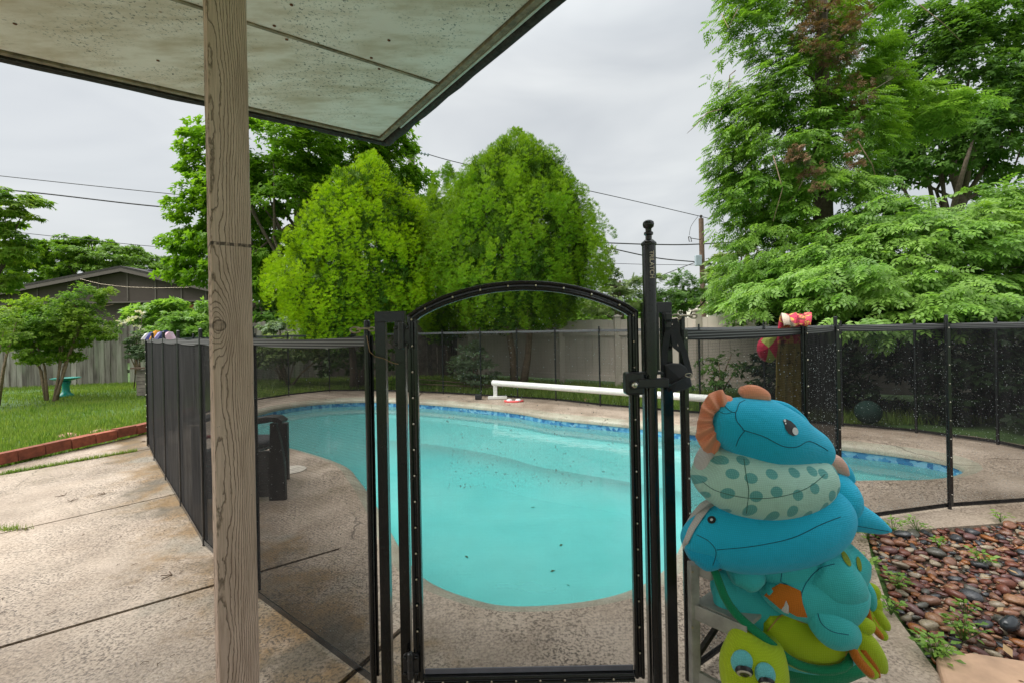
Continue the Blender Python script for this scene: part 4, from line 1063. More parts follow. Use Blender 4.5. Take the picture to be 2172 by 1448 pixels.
g = G(); g.bar(la + Vector((0, 0, zs_ - la.z - .022)) - BX * .03, la + AX + Vector((0, 0, zs_ - la.z - .022)) - BX * .03, .006, .044); g.build('step_rail', MT['alu'], lad, bevel=.002)
step(.10, .012, 'bottom_step')
g = G(); g.bar(la + Vector((0, 0, q(1474, 1408).z - la.z)), la + BX + Vector((0, 0, q(1474, 1408).z - la.z + .11)), .012, .016); g.build('brace', MT['fascia'], lad)
g = G(); g.bar(la + Vector((0, 0, q(1474, 1440).z - la.z)), la + AX + Vector((0, 0, q(1474, 1440).z - la.z)), .012, .03); g.build('cross_bar', MT['alu'], lad)
for zz in (1212, 1330): g = G(); g.lathe(q(1469, zz, -.0), [(.004, 0), (.003, .002)], 8, (0, -1, 0)); g.build('rivet', MT['steel'], lad)

def loft(spine, name, mat, parent, seg=28, depth=None, sub=0, p=1.0, smoothn=6):
    """spine: list of (px, py, radius_px, depth_px, dy) -> soft stuffed body with a round cross-section"""
    pts = [q(a[0], a[1], a[4] if len(a) > 4 else 0) for a in spine]; rs = [a[2] * PXM for a in spine]; ds = [(a[3] if len(a) > 3 and a[3] else a[2]) * PXM for a in spine]
    # resample
    def cm(v, u):
        n_ = len(v); i = min(int(u), n_ - 2); f = u - i; a_, b_, c_, d_ = v[max(i - 1, 0)], v[i], v[i + 1], v[min(i + 2, n_ - 1)]
        return .5 * ((2 * b_) + (c_ - a_) * f + (2 * a_ - 5 * b_ + 4 * c_ - d_) * f * f + (-a_ + 3 * b_ - 3 * c_ + d_) * f ** 3)
    n_ = (len(spine) - 1) * smoothn; P = []; A = []; B = []
    for k in range(n_ + 1):
        u = min(k / smoothn, len(spine) - 1.0001); P.append(cm(pts, u)); A.append(max(.0008, cm(rs, u))); B.append(max(.0008, cm(ds, u)))
    vs = []; fs = []
    for k in range(n_ + 1):
        d = (P[min(k + 1, n_)] - P[max(k - 1, 0)]); d.y = 0; d.normalize(); nrm = Vector((-d.z, 0, d.x))
        for j in range(seg):
            a = 2 * math.pi * j / seg; c_, s_ = math.cos(a), math.sin(a)
            c_ = math.copysign(abs(c_) ** p, c_); s_ = math.copysign(abs(s_) ** p, s_)
            vs.append(P[k] + nrm * c_ * A[k] + Vector((0, -1, 0)) * s_ * B[k])
    for k in range(n_):
        for j in range(seg): a = k * seg + j; b = k * seg + (j + 1) % seg; fs.append((a, b, b + seg, a + seg))
    b0 = len(vs); vs += [P[0], P[-1]]
    for j in range(seg): fs.append((b0, (j + 1) % seg, j)); fs.append((b0 + 1, n_ * seg + j, n_ * seg + (j + 1) % seg))
    g = G(); g.add(vs, fs); return g.build(name, mat, parent, smooth='all', weld=True)
def surf_y(objs, px, py):
    """where the line of sight through a photo pixel meets the front of a toy"""
    o_ = Vector((0, 0, CAMZ)); d = ray(px, py); best = None
    for ob in objs:
        M = Matrix.Translation(wloc(ob)); Mi = M.inverted()
        hit, loc, nor, idx = ob.ray_cast(Mi @ o_, d)
        if hit:
            w_ = M @ loc
            if best is None or w_.y < best[0].y: best = (w_, nor)
    return best
def on(objs, px, py, lift=.0008):
    h = surf_y(objs, px, py)
    if h is None: return q(px, py, -.05), Vector((0, -1, 0))
    return h[0] + h[1] * lift, h[1]
def seam(objs, pts, mat, parent, r=.0011, name='seam', n=6):
    bpy.context.view_layer.update(); P = []
    v = [Vector((a, b, 0)) for a, b in pts]
    for i in range(len(v) - 1):
        for k in range(n):
            f = k / n; a_, b_, c_, d_ = v[max(i - 1, 0)], v[i], v[i + 1], v[min(i + 2, len(v) - 1)]
            w_ = .5 * ((2 * b_) + (c_ - a_) * f + (2 * a_ - 5 * b_ + 4 * c_ - d_) * f * f + (-a_ + 3 * b_ - 3 * c_ + d_) * f ** 3); P.append((w_.x, w_.y))
    P.append(pts[-1]); W = [on(objs, a, b, .0002)[0] for a, b in P]
    g = G(); g.tube(W, r, 6); return g.build(name, mat, parent, smooth='all')
def patch(objs, poly, mat, parent, name, lift=.0012, rings=5):
    """printed or sewn-on shape lying on the toy's surface"""
    bpy.context.view_layer.update(); k = len(poly); cx = sum(a for a, b in poly) / k; cy = sum(b for a, b in poly) / k
    vs = []; fs = []
    for r in range(rings + 1):
        for (a, b) in poly:
            f = 1 - r / rings * .98; vs.append(on(objs, cx + (a - cx) * f, cy + (b - cy) * f, lift)[0])
    for r in range(rings):
        for j in range(k): a = r * k + j; b = r * k + (j + 1) % k; fs.append((a, b, b + k, a + k))
    fs.append(tuple(rings * k + j for j in range(k)))
    g = G(); g.add(vs, fs); return g.build(name, mat, parent, smooth='all')
def ellp(cx, cy, rx, ry, rot=0, n=20):
    c_, s_ = math.cos(rot), math.sin(rot); return [(cx + rx * math.cos(a) * c_ - ry * math.sin(a) * s_, cy + rx * math.cos(a) * s_ + ry * math.sin(a) * c_) for a in [2 * math.pi * i / n for i in range(n)]]

# --- the green turtle at the bottom, hanging head down
tt = thing('plush_turtle', 'green and aqua stuffed swim turtle hanging head down at the bottom of the toy heap', 'swim toy', q(1680, 1440))
shell = loft([(1535, 1205, 12, 14, .02), (1560, 1262, 52, 30, .01), (1618, 1310, 76, 36, 0), (1700, 1348, 78, 36, 0), (1770, 1365, 58, 34, 0), (1822, 1372, 22, 20, 0)], 'body', MT['f_aqua'], tt)
belly = loft([(1622, 1308, 12, 14, -.035), (1650, 1332, 46, 30, -.035), (1700, 1352, 62, 34, -.035), (1750, 1366, 58, 34, -.035), (1790, 1376, 34, 24, -.03), (1802, 1380, 10, 10, -.03)], 'belly', MT['f_lime'], tt)
g = G(); rim = [(1520, 1212), (1532, 1262), (1562, 1305), (1600, 1335), (1640, 1368), (1672, 1400), (1715, 1418), (1765, 1424), (1812, 1408)]
pth = [q(a, b, -.066 if i < 3 else -.095) for i, (a, b) in enumerate(rim)]; g.tube([pth[0] + Vector((0, .05, 0))] + pth + [pth[-1] + Vector((.01, .05, .01))], [.009] + [.012] * (len(pth)) + [.01], 12); g.build('shell_rim', MT['f_green'], tt, smooth='all', sub=1)
back = loft([(1524, 1215, 10, 50, .06), (1552, 1285, 30, 60, .06), (1612, 1345, 50, 70, .07), (1700, 1390, 54, 70, .07), (1800, 1390, 26, 50, .06)], 'shell', MT['f_green'], tt)
head = loft([(1596, 1332, 22, 24, -.06), (1602, 1350, 46, 38, -.08), (1602, 1385, 58, 50, -.09), (1598, 1420, 63, 56, -.095), (1594, 1460, 54, 50, -.095), (1592, 1500, 18, 22, -.08)], 'head', MT['f_lime'], tt)
seam([shell, belly], [(1628, 1337), (1662, 1302), (1700, 1318), (1735, 1320)], MT['f_gold'], tt, .0022, 'piping')
seam([belly, shell], [(1784, 1352), (1795, 1378), (1788, 1408)], MT['f_gold'], tt, .0022, 'piping')
for (ex, ey, er) in [(1574, 1404, 21), (1624, 1430, 19)]:
    bpy.context.view_layer.update(); c_, nn = on([head], ex, ey, -.004); rr_ = er * PXM
    g = G(); g.ell(c_, (rr_, rr_ * .7, rr_ * 1.1), None, 18, 12); ey_ = g.build('eyelid', fabric('pale_aqua_airmesh', (.15, .55, .58)), tt, smooth='all')
    d_ = Vector((-.25, -.80, -.55)).normalized(); c2 = c_ + Vector((-.1 * rr_, -.42 * rr_, -.28 * rr_))
    g = G(); g.lathe(c2, [(rr_ * .72, 0), (rr_ * .74, rr_ * .22), (rr_ * .66, rr_ * .34)], 20, d_); g.build('eye_ring', MT['eyeblack'], ey_, smooth=True)
    g = G(); g.lathe(c2 + d_ * rr_ * .33, [(rr_ * .62, 0), (rr_ * .58, rr_ * .1)], 20, d_); g.build('eye_white', simple('cream_eye', (.55, .5, .38), .4), ey_)
    g = G(); g.lathe(c2 + d_ * rr_ * .42, [(rr_ * .44, 0), (rr_ * .3, rr_ * .09)], 18, d_); g.build('iris', simple('olive_iris', (.07, .08, .02), .25), ey_)
    g = G(); g.lathe(c2 + d_ * rr_ * .5, [(rr_ * .22, 0), (rr_ * .1, rr_ * .04)], 14, d_); g.build('pupil', MT['eyeblack'], ey_)
loft([(1735, 1408, 34, 30, .02), (1738, 1450, 24, 22, .02), (1742, 1500, 14, 14, .02)], 'flipper', MT['f_aqua'], tt)
loft([(1530, 1208, 10, 14, .02), (1519, 1240, 12, 14, .03), (1530, 1275, 12, 14, .04)], 'flipper', MT['f_aqua'], tt)
# --- aqua dragon lying on the turtle
dr = thing('plush_dragon', 'aqua stuffed swim dragon with an orange mouth and lime webbed feet, under the dolphin', 'swim toy', q(1720, 1330))
d1 = loft([(1590, 1190, 30, 36, -.0), (1640, 1195, 52, 50, -.02), (1710, 1205, 80, 60, -.02), (1775, 1190, 72, 60, -.0), (1805, 1165, 34, 50, .01)], 'body', MT['f_aqua'], dr)
d2 = loft([(1618, 1246, 14, 24, -.045), (1650, 1254, 38, 42, -.05), (1700, 1256, 54, 54, -.055), (1755, 1258, 66, 64, -.055), (1795, 1250, 46, 56, -.05), (1818, 1240, 18, 36, -.04)], 'head', MT['f_aqua'], dr)
d3 = loft([(1712, 1200, 40, 40, -.06), (1755, 1225, 58, 58, -.065), (1795, 1240, 40, 52, -.055), (1818, 1245, 16, 30, -.04)], 'cheek', MT['f_aqua'], dr)
d4 = loft([(1735, 1290, 30, 34, -.075), (1765, 1302, 38, 38, -.08), (1795, 1300, 22, 30, -.07)], 'jaw', MT['f_aqua'], dr)
loft([(1550, 1222, 14, 20, -.03), (1578, 1222, 27, 28, -.045), (1602, 1224, 24, 26, -.045), (1614, 1230, 10, 14, -.04)], 'fin', MT['f_aqua'], dr)
hand_up = loft([(1718, 1290, 14, 20, -.10), (1745, 1312, 32, 30, -.11), (1775, 1333, 38, 34, -.11), (1803, 1345, 24, 26, -.10), (1812, 1350, 8, 14, -.1)], 'arm', MT['f_aqua'], dr)
loft([(1790, 1335, 16, 18, -.09), (1803, 1358, 14, 16, -.09), (1806, 1372, 8, 10, -.09)], 'wrist', MT['f_aqua'], dr)
patch([d1, d2, d3, d4], [(1623, 1262), (1640, 1246), (1655, 1234), (1672, 1241), (1698, 1252), (1702, 1278), (1712, 1306), (1690, 1304), (1668, 1292), (1655, 1288), (1640, 1275)], MT['f_orange'], dr, 'mouth', .0035)
patch([d1, d2, d3, d4], [(1668, 1271), (1673, 1282), (1673, 1297), (1664, 1294), (1658, 1290)], MT['f_white'], dr, 'tooth', .0055)
seam([d1, d2, d3, d4], [(1656, 1232), (1690, 1250), (1700, 1258), (1698, 1272)], MT['seam'], dr)
seam([d1, d2, d3, d4], [(1656, 1232), (1660, 1205), (1668, 1192)], MT['seam'], dr)
seam([hand_up], [(1733, 1292), (1742, 1320), (1765, 1338), (1800, 1345)], MT['seam'], dr)
seam([d1, d2, d3, d4], [(1700, 1258), (1712, 1232), (1738, 1205), (1770, 1195)], MT['seam'], dr)
for e_ in [(1733, 1182, 13, 9, .2), (1794, 1184, 6, 19, -.5), (1821, 1195, 5, 16, -.2)]: patch([d1, d2, d3], ellp(*e_[:4], e_[4], 14), MT['f_olive'], dr, 'spot', .002, 3)
loft([(1812, 1215, 10, 20, -.01), (1830, 1250, 20, 22, -.02), (1842, 1278, 14, 16, -.02), (1846, 1292, 5, 8, -.02)], 'leg', MT['f_aqua'], dr)
for nm, fingers in (('foot', [[(1800, 1318, 8), (1825, 1322, 15), (1845, 1330, 14), (1850, 1333, 5)], [(1808, 1335, 10), (1835, 1360, 19), (1860, 1395, 17), (1872, 1420, 10), (1873, 1426, 3)], [(1800, 1355, 8), (1825, 1395, 13), (1850, 1425, 13), (1858, 1436, 4)]]),
                    ('foot', [[(1830, 1242, 8), (1848, 1250, 14), (1858, 1262, 11), (1861, 1268, 4)], [(1845, 1265, 8), (1858, 1295, 11), (1878, 1325, 10), (1886, 1335, 3)], [(1838, 1290, 8), (1852, 1320, 10), (1874, 1348, 9), (1880, 1355, 3)]])):
    base_y = -.085 if fingers[0][0][0] == 1800 else -.02
    root_ = loft([(fingers[1][0][0] - 4, fingers[1][0][1] - 4, 8, 10, base_y), (fingers[1][0][0] + 8, fingers[1][0][1] + 12, 15, 13, base_y), (fingers[1][0][0] + 18, fingers[1][0][1] + 30, 8, 8, base_y)], nm, MT['f_lime'], dr)
    for f_ in fingers: loft([(a, b, r_, r_ * .8, base_y - .005) for a, b, r_ in f_], 'toe', MT['f_lime'], root_)
    f_ = fingers[2]; loft([(a - 8 if i else a, b - 2, r_ * .66, r_ * .8, base_y - .012) for i, (a, b, r_) in enumerate(f_)], 'sole', MT['f_orange'], root_)
    f_ = fingers[1]; loft([(a - 11, b + 9, r_ * .40, r_ * .7, base_y - .004) for i, (a, b, r_) in enumerate(f_[1:])], 'sole', MT['f_orange'], root_)
# --- dolphin
dp = thing('plush_dolphin', 'long blue stuffed swim dolphin with a pale forehead, lying across the toy heap', 'swim toy', q(1620, 1200))
b1 = loft([(1462, 1168, 12, 24, -.02), (1480, 1150, 42, 42, -.025), (1530, 1138, 66, 62, -.03), (1600, 1130, 76, 75, -.03), (1680, 1112, 78, 80, -.03), (1740, 1088, 72, 74, -.02), (1775, 1075, 50, 56, -.01), (1792, 1068, 12, 24, 0)], 'body', MT['f_blue'], dp)
b2 = loft([(1457, 1170, 14, 20, -.03), (1472, 1168, 25, 27, -.035), (1495, 1170, 34, 38, -.038), (1512, 1172, 30, 40, -.03), (1524, 1172, 16, 30, -.02)], 'snout', MT['f_blue2'], dp)
b3_ = loft([(1690, 1010, 20, 40, .02), (1735, 1030, 48, 52, .01), (1770, 1060, 50, 56, .0), (1786, 1095, 24, 40, .0)], 'back_hump', MT['f_blue'], dp)
patch([b1, b2], [(1515, 1066), (1500, 1070), (1480, 1090), (1462, 1120), (1450, 1150), (1452, 1164), (1462, 1150), (1476, 1122), (1494, 1096), (1508, 1078)], MT['f_white'], dp, 'forehead', .004)
loft([(1510, 1064, 4, 18, -.0), (1496, 1077, 7, 24, -.005), (1478, 1102, 9, 26, -.012), (1462, 1130, 8, 24, -.016), (1455, 1155, 5, 18, -.02)], 'forehead', MT['f_white'], dp)
b4 = loft([(1782, 1082, 20, 22, -.02), (1800, 1090, 32, 26, -.03), (1835, 1103, 25, 20, -.03), (1868, 1117, 15, 12, -.03), (1888, 1124, 4, 5, -.03)], 'flipper', MT['f_blue'], dp)
seam([b1, b2, b3_], [(1520, 1165), (1600, 1157), (1680, 1140), (1740, 1112), (1783, 1095)], MT['seam'], dp)
seam([b2, b1], [(1478, 1133), (1505, 1148), (1519, 1170), (1512, 1198)], MT['seam'], dp)
seam([b4], [(1785, 1098), (1810, 1112), (1850, 1120), (1885, 1126)], MT['seam'], dp)
patch([b1], ellp(1510, 1102, 9, 8), MT['eyeblack'], dp, 'eye', .002, 3); patch([b1], ellp(1510, 1102, 3, 3, 0, 10), MT['eyewhite'], dp, 'pupil', .003, 2)
# --- mint spotted ring
SEAM2 = simple('olive_green_seam', (.06, .16, .13), .8)
mr_ = thing('swim_ring', 'pale mint swim cushion with teal polka dots, between the two blue toys', 'swim toy', q(1617, 1080))
r1 = loft([(1488, 990, 26, 40, -.0), (1503, 998, 50, 62, -.01), (1550, 1014, 66, 84, -.02), (1615, 1022, 66, 92, -.025), (1680, 1016, 60, 84, -.02), (1730, 1000, 44, 66, -.01), (1750, 990, 18, 36, 0)], 'cushion', MT['f_mint'], mr_, p=.85)
loft([(1520, 946, 5, 20, .02), (1500, 958, 9, 30, .02), (1488, 985, 10, 34, .02), (1490, 1018, 9, 34, .02), (1498, 1044, 5, 20, .02)], 'back_panel', MT['f_white'], mr_)
seam([r1], [(1490, 1020), (1520, 1040), (1585, 1055), (1650, 1053), (1710, 1035), (1750, 1005)], SEAM2, mr_, .0010); seam([r1], [(1578, 972), (1583, 1010), (1588, 1040), (1583, 1088)], SEAM2, mr_, .0010)
# --- blue sea creature head with a coral frill
sc_ = thing('plush_sea_pony', 'bright blue stuffed swim toy with coral frill and printed eye, topmost of the heap', 'swim toy', q(1620, 990))
h1 = loft([(1510, 884, 16, 28, -.01), (1524, 888, 40, 46, -.015), (1570, 903, 64, 66, -.02), (1620, 920, 72, 74, -.025), (1665, 935, 64, 66, -.025), (1705, 948, 48, 50, -.025), (1735, 958, 38, 40, -.02), (1750, 962, 26, 30, -.02), (1757, 964, 8, 12, -.02)], 'head', MT['f_blue'], sc_)
h2 = loft([(1570, 945, 10, 24, -.02), (1610, 955, 34, 42, -.03), (1665, 968, 28, 40, -.03), (1700, 975, 18, 30, -.025), (1740, 975, 20, 26, -.02), (1752, 970, 6, 12, -.02)], 'chin', MT['f_blue2'], sc_)
# frill: gathered fan round the left end
g = G(); cx, cy = 1540, 893; vs = []; nA, nR = 64, 5
for i in range(nA + 1):
    u = i / nA; a = R(78 + u * 172); out = 66 + 5 * math.sin(u * 9) + (12 * max(0, u - .6) / .4) - (10 if u < .08 else 0); ple = math.sin(u * 2 * math.pi * 6.5)
    for j in range(nR + 1):
        f = j / nR; rr_ = 26 + (out - 26) * f; yy = (.010 * ple * (.35 + f)) - .012 * f * (1 - f) * 4
        vs.append(q(cx + rr_ * math.cos(a), cy - rr_ * 1.0 * math.sin(a), -.035 + .02 * f + yy))
fs = [(i * (nR + 1) + j, i * (nR + 1) + j + 1, (i + 1) * (nR + 1) + j + 1, (i + 1) * (nR + 1) + j) for i in range(nA) for j in range(nR)]
g.add(vs, fs); o = g.build('frill', MT['f_coral'], sc_, smooth='all'); s_ = o.modifiers.new('thick', 'SOLIDIFY'); s_.thickness = .012; s_.offset = -1; s2_ = o.modifiers.new('sub', 'SUBSURF'); s2_.levels = 1; s2_.render_levels = 1
loft([(1571, 826, 8, 10, -.01), (1583, 830, 15, 14, -.02), (1603, 834, 17, 16, -.025), (1622, 841, 13, 14, -.025), (1630, 847, 5, 8, -.02)], 'ear', MT['f_coral'], sc_)
loft([(1632, 850, 4, 8, -.01), (1665, 862, 9, 12, -.012), (1695, 885, 10, 12, -.012), (1716, 908, 6, 10, -.012), (1722, 915, 3, 5, -.012)], 'crest', MT['f_blue'], sc_)
loft([(1650, 866, 4, 8, -.035), (1675, 880, 9, 12, -.045), (1705, 903, 9, 12, -.042), (1722, 912, 3, 5, -.035)], 'far_ear', MT['f_coral'], sc_)
seam([h1, h2], [(1560, 873), (1562, 890), (1575, 907), (1580, 912), (1620, 925), (1660, 945), (1690, 947), (1715, 935), (1740, 945), (1756, 955)], MT['seam'], sc_, .0012)
seam([h1, h2], [(1529, 850), (1545, 868), (1560, 873), (1568, 855), (1580, 848)], MT['seam'], sc_, .0012); seam([h1, h2], [(1580, 912), (1568, 928), (1561, 945)], MT['seam'], sc_, .0012)
seam([h1, h2], [(1512, 862), (1535, 876), (1552, 874)], MT['seam'], sc_, .0009)
patch([h1], [(1660, 891), (1666, 888), (1676, 892), (1686, 901), (1692, 912), (1690, 921), (1682, 924), (1672, 919), (1665, 908)], MT['eyeblack'], sc_, 'eye', .0018)
patch([h1], ellp(1685, 914, 6, 8, -.3, 14), MT['eyewhite'], sc_, 'eye_glint', .0032, 3); patch([h1], ellp(1663.5, 892, 2.6, 3.2, 0, 8), MT['eyewhite'], sc_, 'eye_glint', .0032, 2); patch([h1], ellp(1665, 898, 1.6, 2, 0, 8), MT['eyewhite'], sc_, 'eye_glint', .0032, 2)
loft([(1740, 985, 12, 14, .01), (1765, 985, 22, 20, .01), (1785, 1000, 20, 18, .01), (1802, 1018, 12, 12, .01), (1806, 1024, 4, 6, .01)], 'fin', MT['f_blue'], sc_)
loft([(1742, 978, 12, 14, -.005), (1765, 980, 19, 17, -.008), (1784, 994, 15, 14, -.008), (1796, 1005, 5, 8, -.005)], 'fin_lining', MT['f_pink'], sc_)
# ================================================================ YARD FENCES, HOUSES, POLES
def picket_mesh(w, h, t, dog=.03, seed=0):
    P = [(-w / 2, 0), (w / 2, 0), (w / 2, h - dog), (w / 2 - dog, h), (-w / 2 + dog, h), (-w / 2, h - dog)]
    g = G(); vs = [(x, 0, z) for x, z in P] + [(x, t, z) for x, z in P]; k = len(P)
    g.add(vs, [tuple(range(k)), tuple(range(2 * k - 1, k - 1, -1))] + [(i, (i + 1) % k, (i + 1) % k + k, i + k) for i in range(k)])
    me = bpy.data.meshes.new('picket'); me.from_pydata(g.v, [], g.f); return me
def wood_fence(label, pts, w, h, mat, jit=.03):
    root = thing('wooden_fence', label, 'wooden fence', (*pts[0], 0)); mes = [picket_mesh(w * f, h * hh, .018) for f, hh in ((.97, 1), (.93, 1.01), (.98, .985))]
    for m in mes: m.materials.append(mat)
    for a, b in zip(pts[:-1], pts[1:]):
        a = Vector((*a, 0)); b = Vector((*b, 0)); Lh = (b - a).length; d = (b - a) / Lh; ang = math.atan2(d.y, d.x); nrm = Vector((-d.y, d.x, 0))
        for k in range(int(Lh / w)):
            inst('picket', mes[k % 3 if k % 7 else 1], root, a + d * (w * (k + .5)) + nrm * random.uniform(-.006, .006) + Vector((0, 0, -.03 + random.uniform(-jit, jit))), (random.uniform(-.012, .012), random.uniform(-.012, .012), ang))
        for zz in (.3, .85, 1.35):
            if zz < h: g = G(); g.bar(a + nrm * .05 + Vector((0, 0, zz)), b + nrm * .05 + Vector((0, 0, zz)), .04, .09); g.build('rail', mat, root)
    return root
WF = [(-21.5, 9.2), (-15.5, 11.0), (-10.5, 12.35), (-5.2, 12.45)]
wood_fence('grey weathered picket fence at the back of the lawn, behind the bird bath', WF, .128, 1.60, MT['picket'])
wood_fence('dark picket fence behind the round conifers, shade put into its board colour', [(-5.1, 12.5), (-1.3, 12.1)], .14, 1.55, MT['picket_dark'], .01)
vf = thing('vinyl_fence', 'tan vinyl privacy fence with capped posts behind the pool', 'vinyl fence', (1.1, 10.3, 0))
VP = [(-2.6, 12.9), (-1.1, 11.85), (1.13, 10.28), (2.22, 9.50), (3.52, 8.55), (4.9, 7.55), (6.4, 6.9), (7.6, 6.3)]
VH = [1.52, 1.52, 1.50, 1.50, 1.56, 1.52, 1.5, 1.5]
bmesh_v = picket_mesh(.168, 1.30, .022, .012); bmesh_v.name = 'board'; bmesh_v.materials.append(MT['vinyl'])
for i, (p, h) in enumerate(zip(VP, VH)):
    g = G(); g.box((p[0], p[1], h / 2 - .02), (.125, .125, h - .04)); po = g.build('post', MT['vinyl'], vf, bevel=.006)
    g = G(); g.prism([(p[0] - .085, p[1] - .085), (p[0] + .085, p[1] - .085), (p[0] + .085, p[1] + .085), (p[0] - .085, p[1] + .085)], h - .05, h - .025); b_ = len(g.v)
    g.add([(p[0] - .07, p[1] - .07, h - .025), (p[0] + .07, p[1] - .07, h - .025), (p[0] + .07, p[1] + .07, h - .025), (p[0] - .07, p[1] + .07, h - .025), (p[0], p[1], h + .0)], [(0, 1, 4), (1, 2, 4), (2, 3, 4), (3, 0, 4)])
    g.build('post_cap', MT['vinyl'], vf)
for a, b in zip(VP[:-1], VP[1:]):
    a = Vector((*a, 0)); b = Vector((*b, 0)); Lh = (b - a).length; d = (b - a) / Lh; ang = math.atan2(d.y, d.x); nrm = Vector((d.y, -d.x, 0))
    n_ = max(3, int(Lh / .172)); stp = Lh / n_
    for k in range(n_): inst('board', bmesh_v, vf, a + d * (stp * (k + .5)) + Vector((0, 0, .09 + .02 * math.sin(math.pi * (k + .5) / n_))), (0, 0, ang), (stp / .172, 1, 1))
    for zz in (.16, 1.12): g = G(); g.bar(a + nrm * .02 + Vector((0, 0, zz)), b + nrm * .02 + Vector((0, 0, zz)), .045, .12); g.build('rail', MT['vinyl'], vf)
# taupe gabled house behind the lawn fence
hs_ = thing('taupe_house', 'low gabled house with taupe panel siding and dark eaves beyond the grey picket fence', 'house', at(250, 700, 22))
HY = 22.0
rid = at(268, 571, HY); el_ = at(-90, 634, HY); er_ = at(520, 634, HY); el_.z = er_.z = (el_.z + er_.z) / 2
zb_ = at(250, 641, HY).z; dep = 9
def hp(name, poly, y0, y1, mat, bev=0):
    g = G(); vs = [(p[0], y0, p[1]) for p in poly] + [(p[0], y1, p[1]) for p in poly]; k = len(poly)
    g.add(vs, [tuple(range(k)), tuple(range(2 * k - 1, k - 1, -1))] + [(i, (i + 1) % k, (i + 1) % k + k, i + k) for i in range(k)]); return g.build(name, mat, hs_, bevel=bev)
hp('gable_wall', [(el_.x + .4, zb_), (er_.x - .4, zb_), (er_.x - .4, er_.z - .0), (rid.x, rid.z - .12), (el_.x + .4, el_.z - .0)], HY, HY + .15, MT['siding'])
hp('wall', [(el_.x + .8, -.05), (er_.x - .8, -.05), (er_.x - .8, zb_ + .05), (el_.x + .8, zb_ + .05)], HY + .35, HY + dep, MT['siding'])
hp('wall_trim', [(el_.x + .4, zb_ - .05), (er_.x - .4, zb_ - .05), (er_.x - .4, zb_ + .03), (el_.x + .4, zb_ + .03)], HY - .02, HY + .17, MT['sidingtrim'])
for s_, e_ in ((-1, el_), (1, er_)):
    hp('roof', [(rid.x, rid.z + .02), (e_.x, e_.z + .02), (e_.x, e_.z + .12), (rid.x, rid.z + .12)], HY - .35, HY + dep + .3, MT['shingle'])
    hp('barge_board', [(rid.x, rid.z - .16), (e_.x, e_.z - .16), (e_.x, e_.z + .018), (rid.x, rid.z + .018)], HY - .34, HY - .28, MT['sidingtrim'])
    hp('soffit', [(rid.x, rid.z - .03), (e_.x, e_.z - .03), (e_.x, e_.z + .018), (rid.x, rid.z + .018)], HY - .27, HY + .0, MT['sidingtrim'])
for px in (80, 145, 210, 271, 330, 385, 437, 20):
    x = at(px, 600, HY).x; f = (x - el_.x) / (rid.x - el_.x) if x < rid.x else (er_.x - x) / (er_.x - rid.x); zt_ = el_.z + (rid.z - el_.z) * f - .14
    g = G(); g.box((x, HY - .015, (zb_ + zt_) / 2 + .03), (.07, .03, zt_ - zb_ - .06)); g.build('batten', MT['sidingtrim'], hs_)
for x0, x1, y0 in ((98, 142, 645), (413, 470, 649)):
    a = at(x0, y0, HY + .3); b = at(x1, y0 + 45, HY + .3)
    g = G(); g.box(((a.x + b.x) / 2, HY + .31, (a.z + b.z) / 2), (b.x - a.x, .07, a.z - b.z)); w_ = g.build('window', MT['whitetrim'], hs_)
    g = G(); g.box(((a.x + b.x) / 2, HY + .27, (a.z + b.z) / 2), (b.x - a.x - .2, .02, a.z - b.z - .2)); g.build('pane', MT['glass'], w_)
for (xa_, xb_) in ((398, 413), (142, 160), (0, 30)):
    a = at(xa_, 646, HY + .3); b = at(xb_, 700, HY + .3)
    g = G()
    for r_ in range(14):
        n_ = max(1, int((b.x - a.x) / .22)); 
        for c_ in range(n_ + 1):
            x0 = a.x + (c_ - (.5 if r_ % 2 else 0)) * .22; xx0, xx1 = max(a.x, x0 + .008), min(b.x, x0 + .212)
            if xx1 > xx0 + .02: g.box(((xx0 + xx1) / 2, HY + .31, a.z - .06 - r_ * .085), (xx1 - xx0, .06, .072))
    g.build('brick_panel', MT['brickwall'], hs_, kind='stuff')
vz = at(317, 577, HY + .8); g = G(); g.tube([(vz.x, HY + .8, rid.z - .5), (vz.x, HY + .8, vz.z - .03)], .14, 14); g.build('vent_pipe', MT['fascia'], hs_)
g = G()
g.lathe((vz.x, HY + .8, vz.z - .05), [(.15, 0), (.24, .03), (.235, .09), (.20, .15), (.1, .17)], 22)
for k in range(22):
    a = 2 * math.pi * k / 22; g.bar((vz.x + .25 * math.cos(a), HY + .8 + .25 * math.sin(a), vz.z - .04), (vz.x + .21 * math.cos(a), HY + .8 + .21 * math.sin(a), vz.z + .10), .012, .02)
g.build('turbine_vent', simple('dark_vent', (.03, .035, .05), .5), hs_)
g = G(); wp = [at(170, 592, HY - .4), at(215, 603, HY - .5), at(270, 609, HY - .5), at(330, 611, HY - .5), at(400, 610, HY - .4)]; g.tube(wp, .006, 5); g.build('service_wire', MT['steel'], hs_)
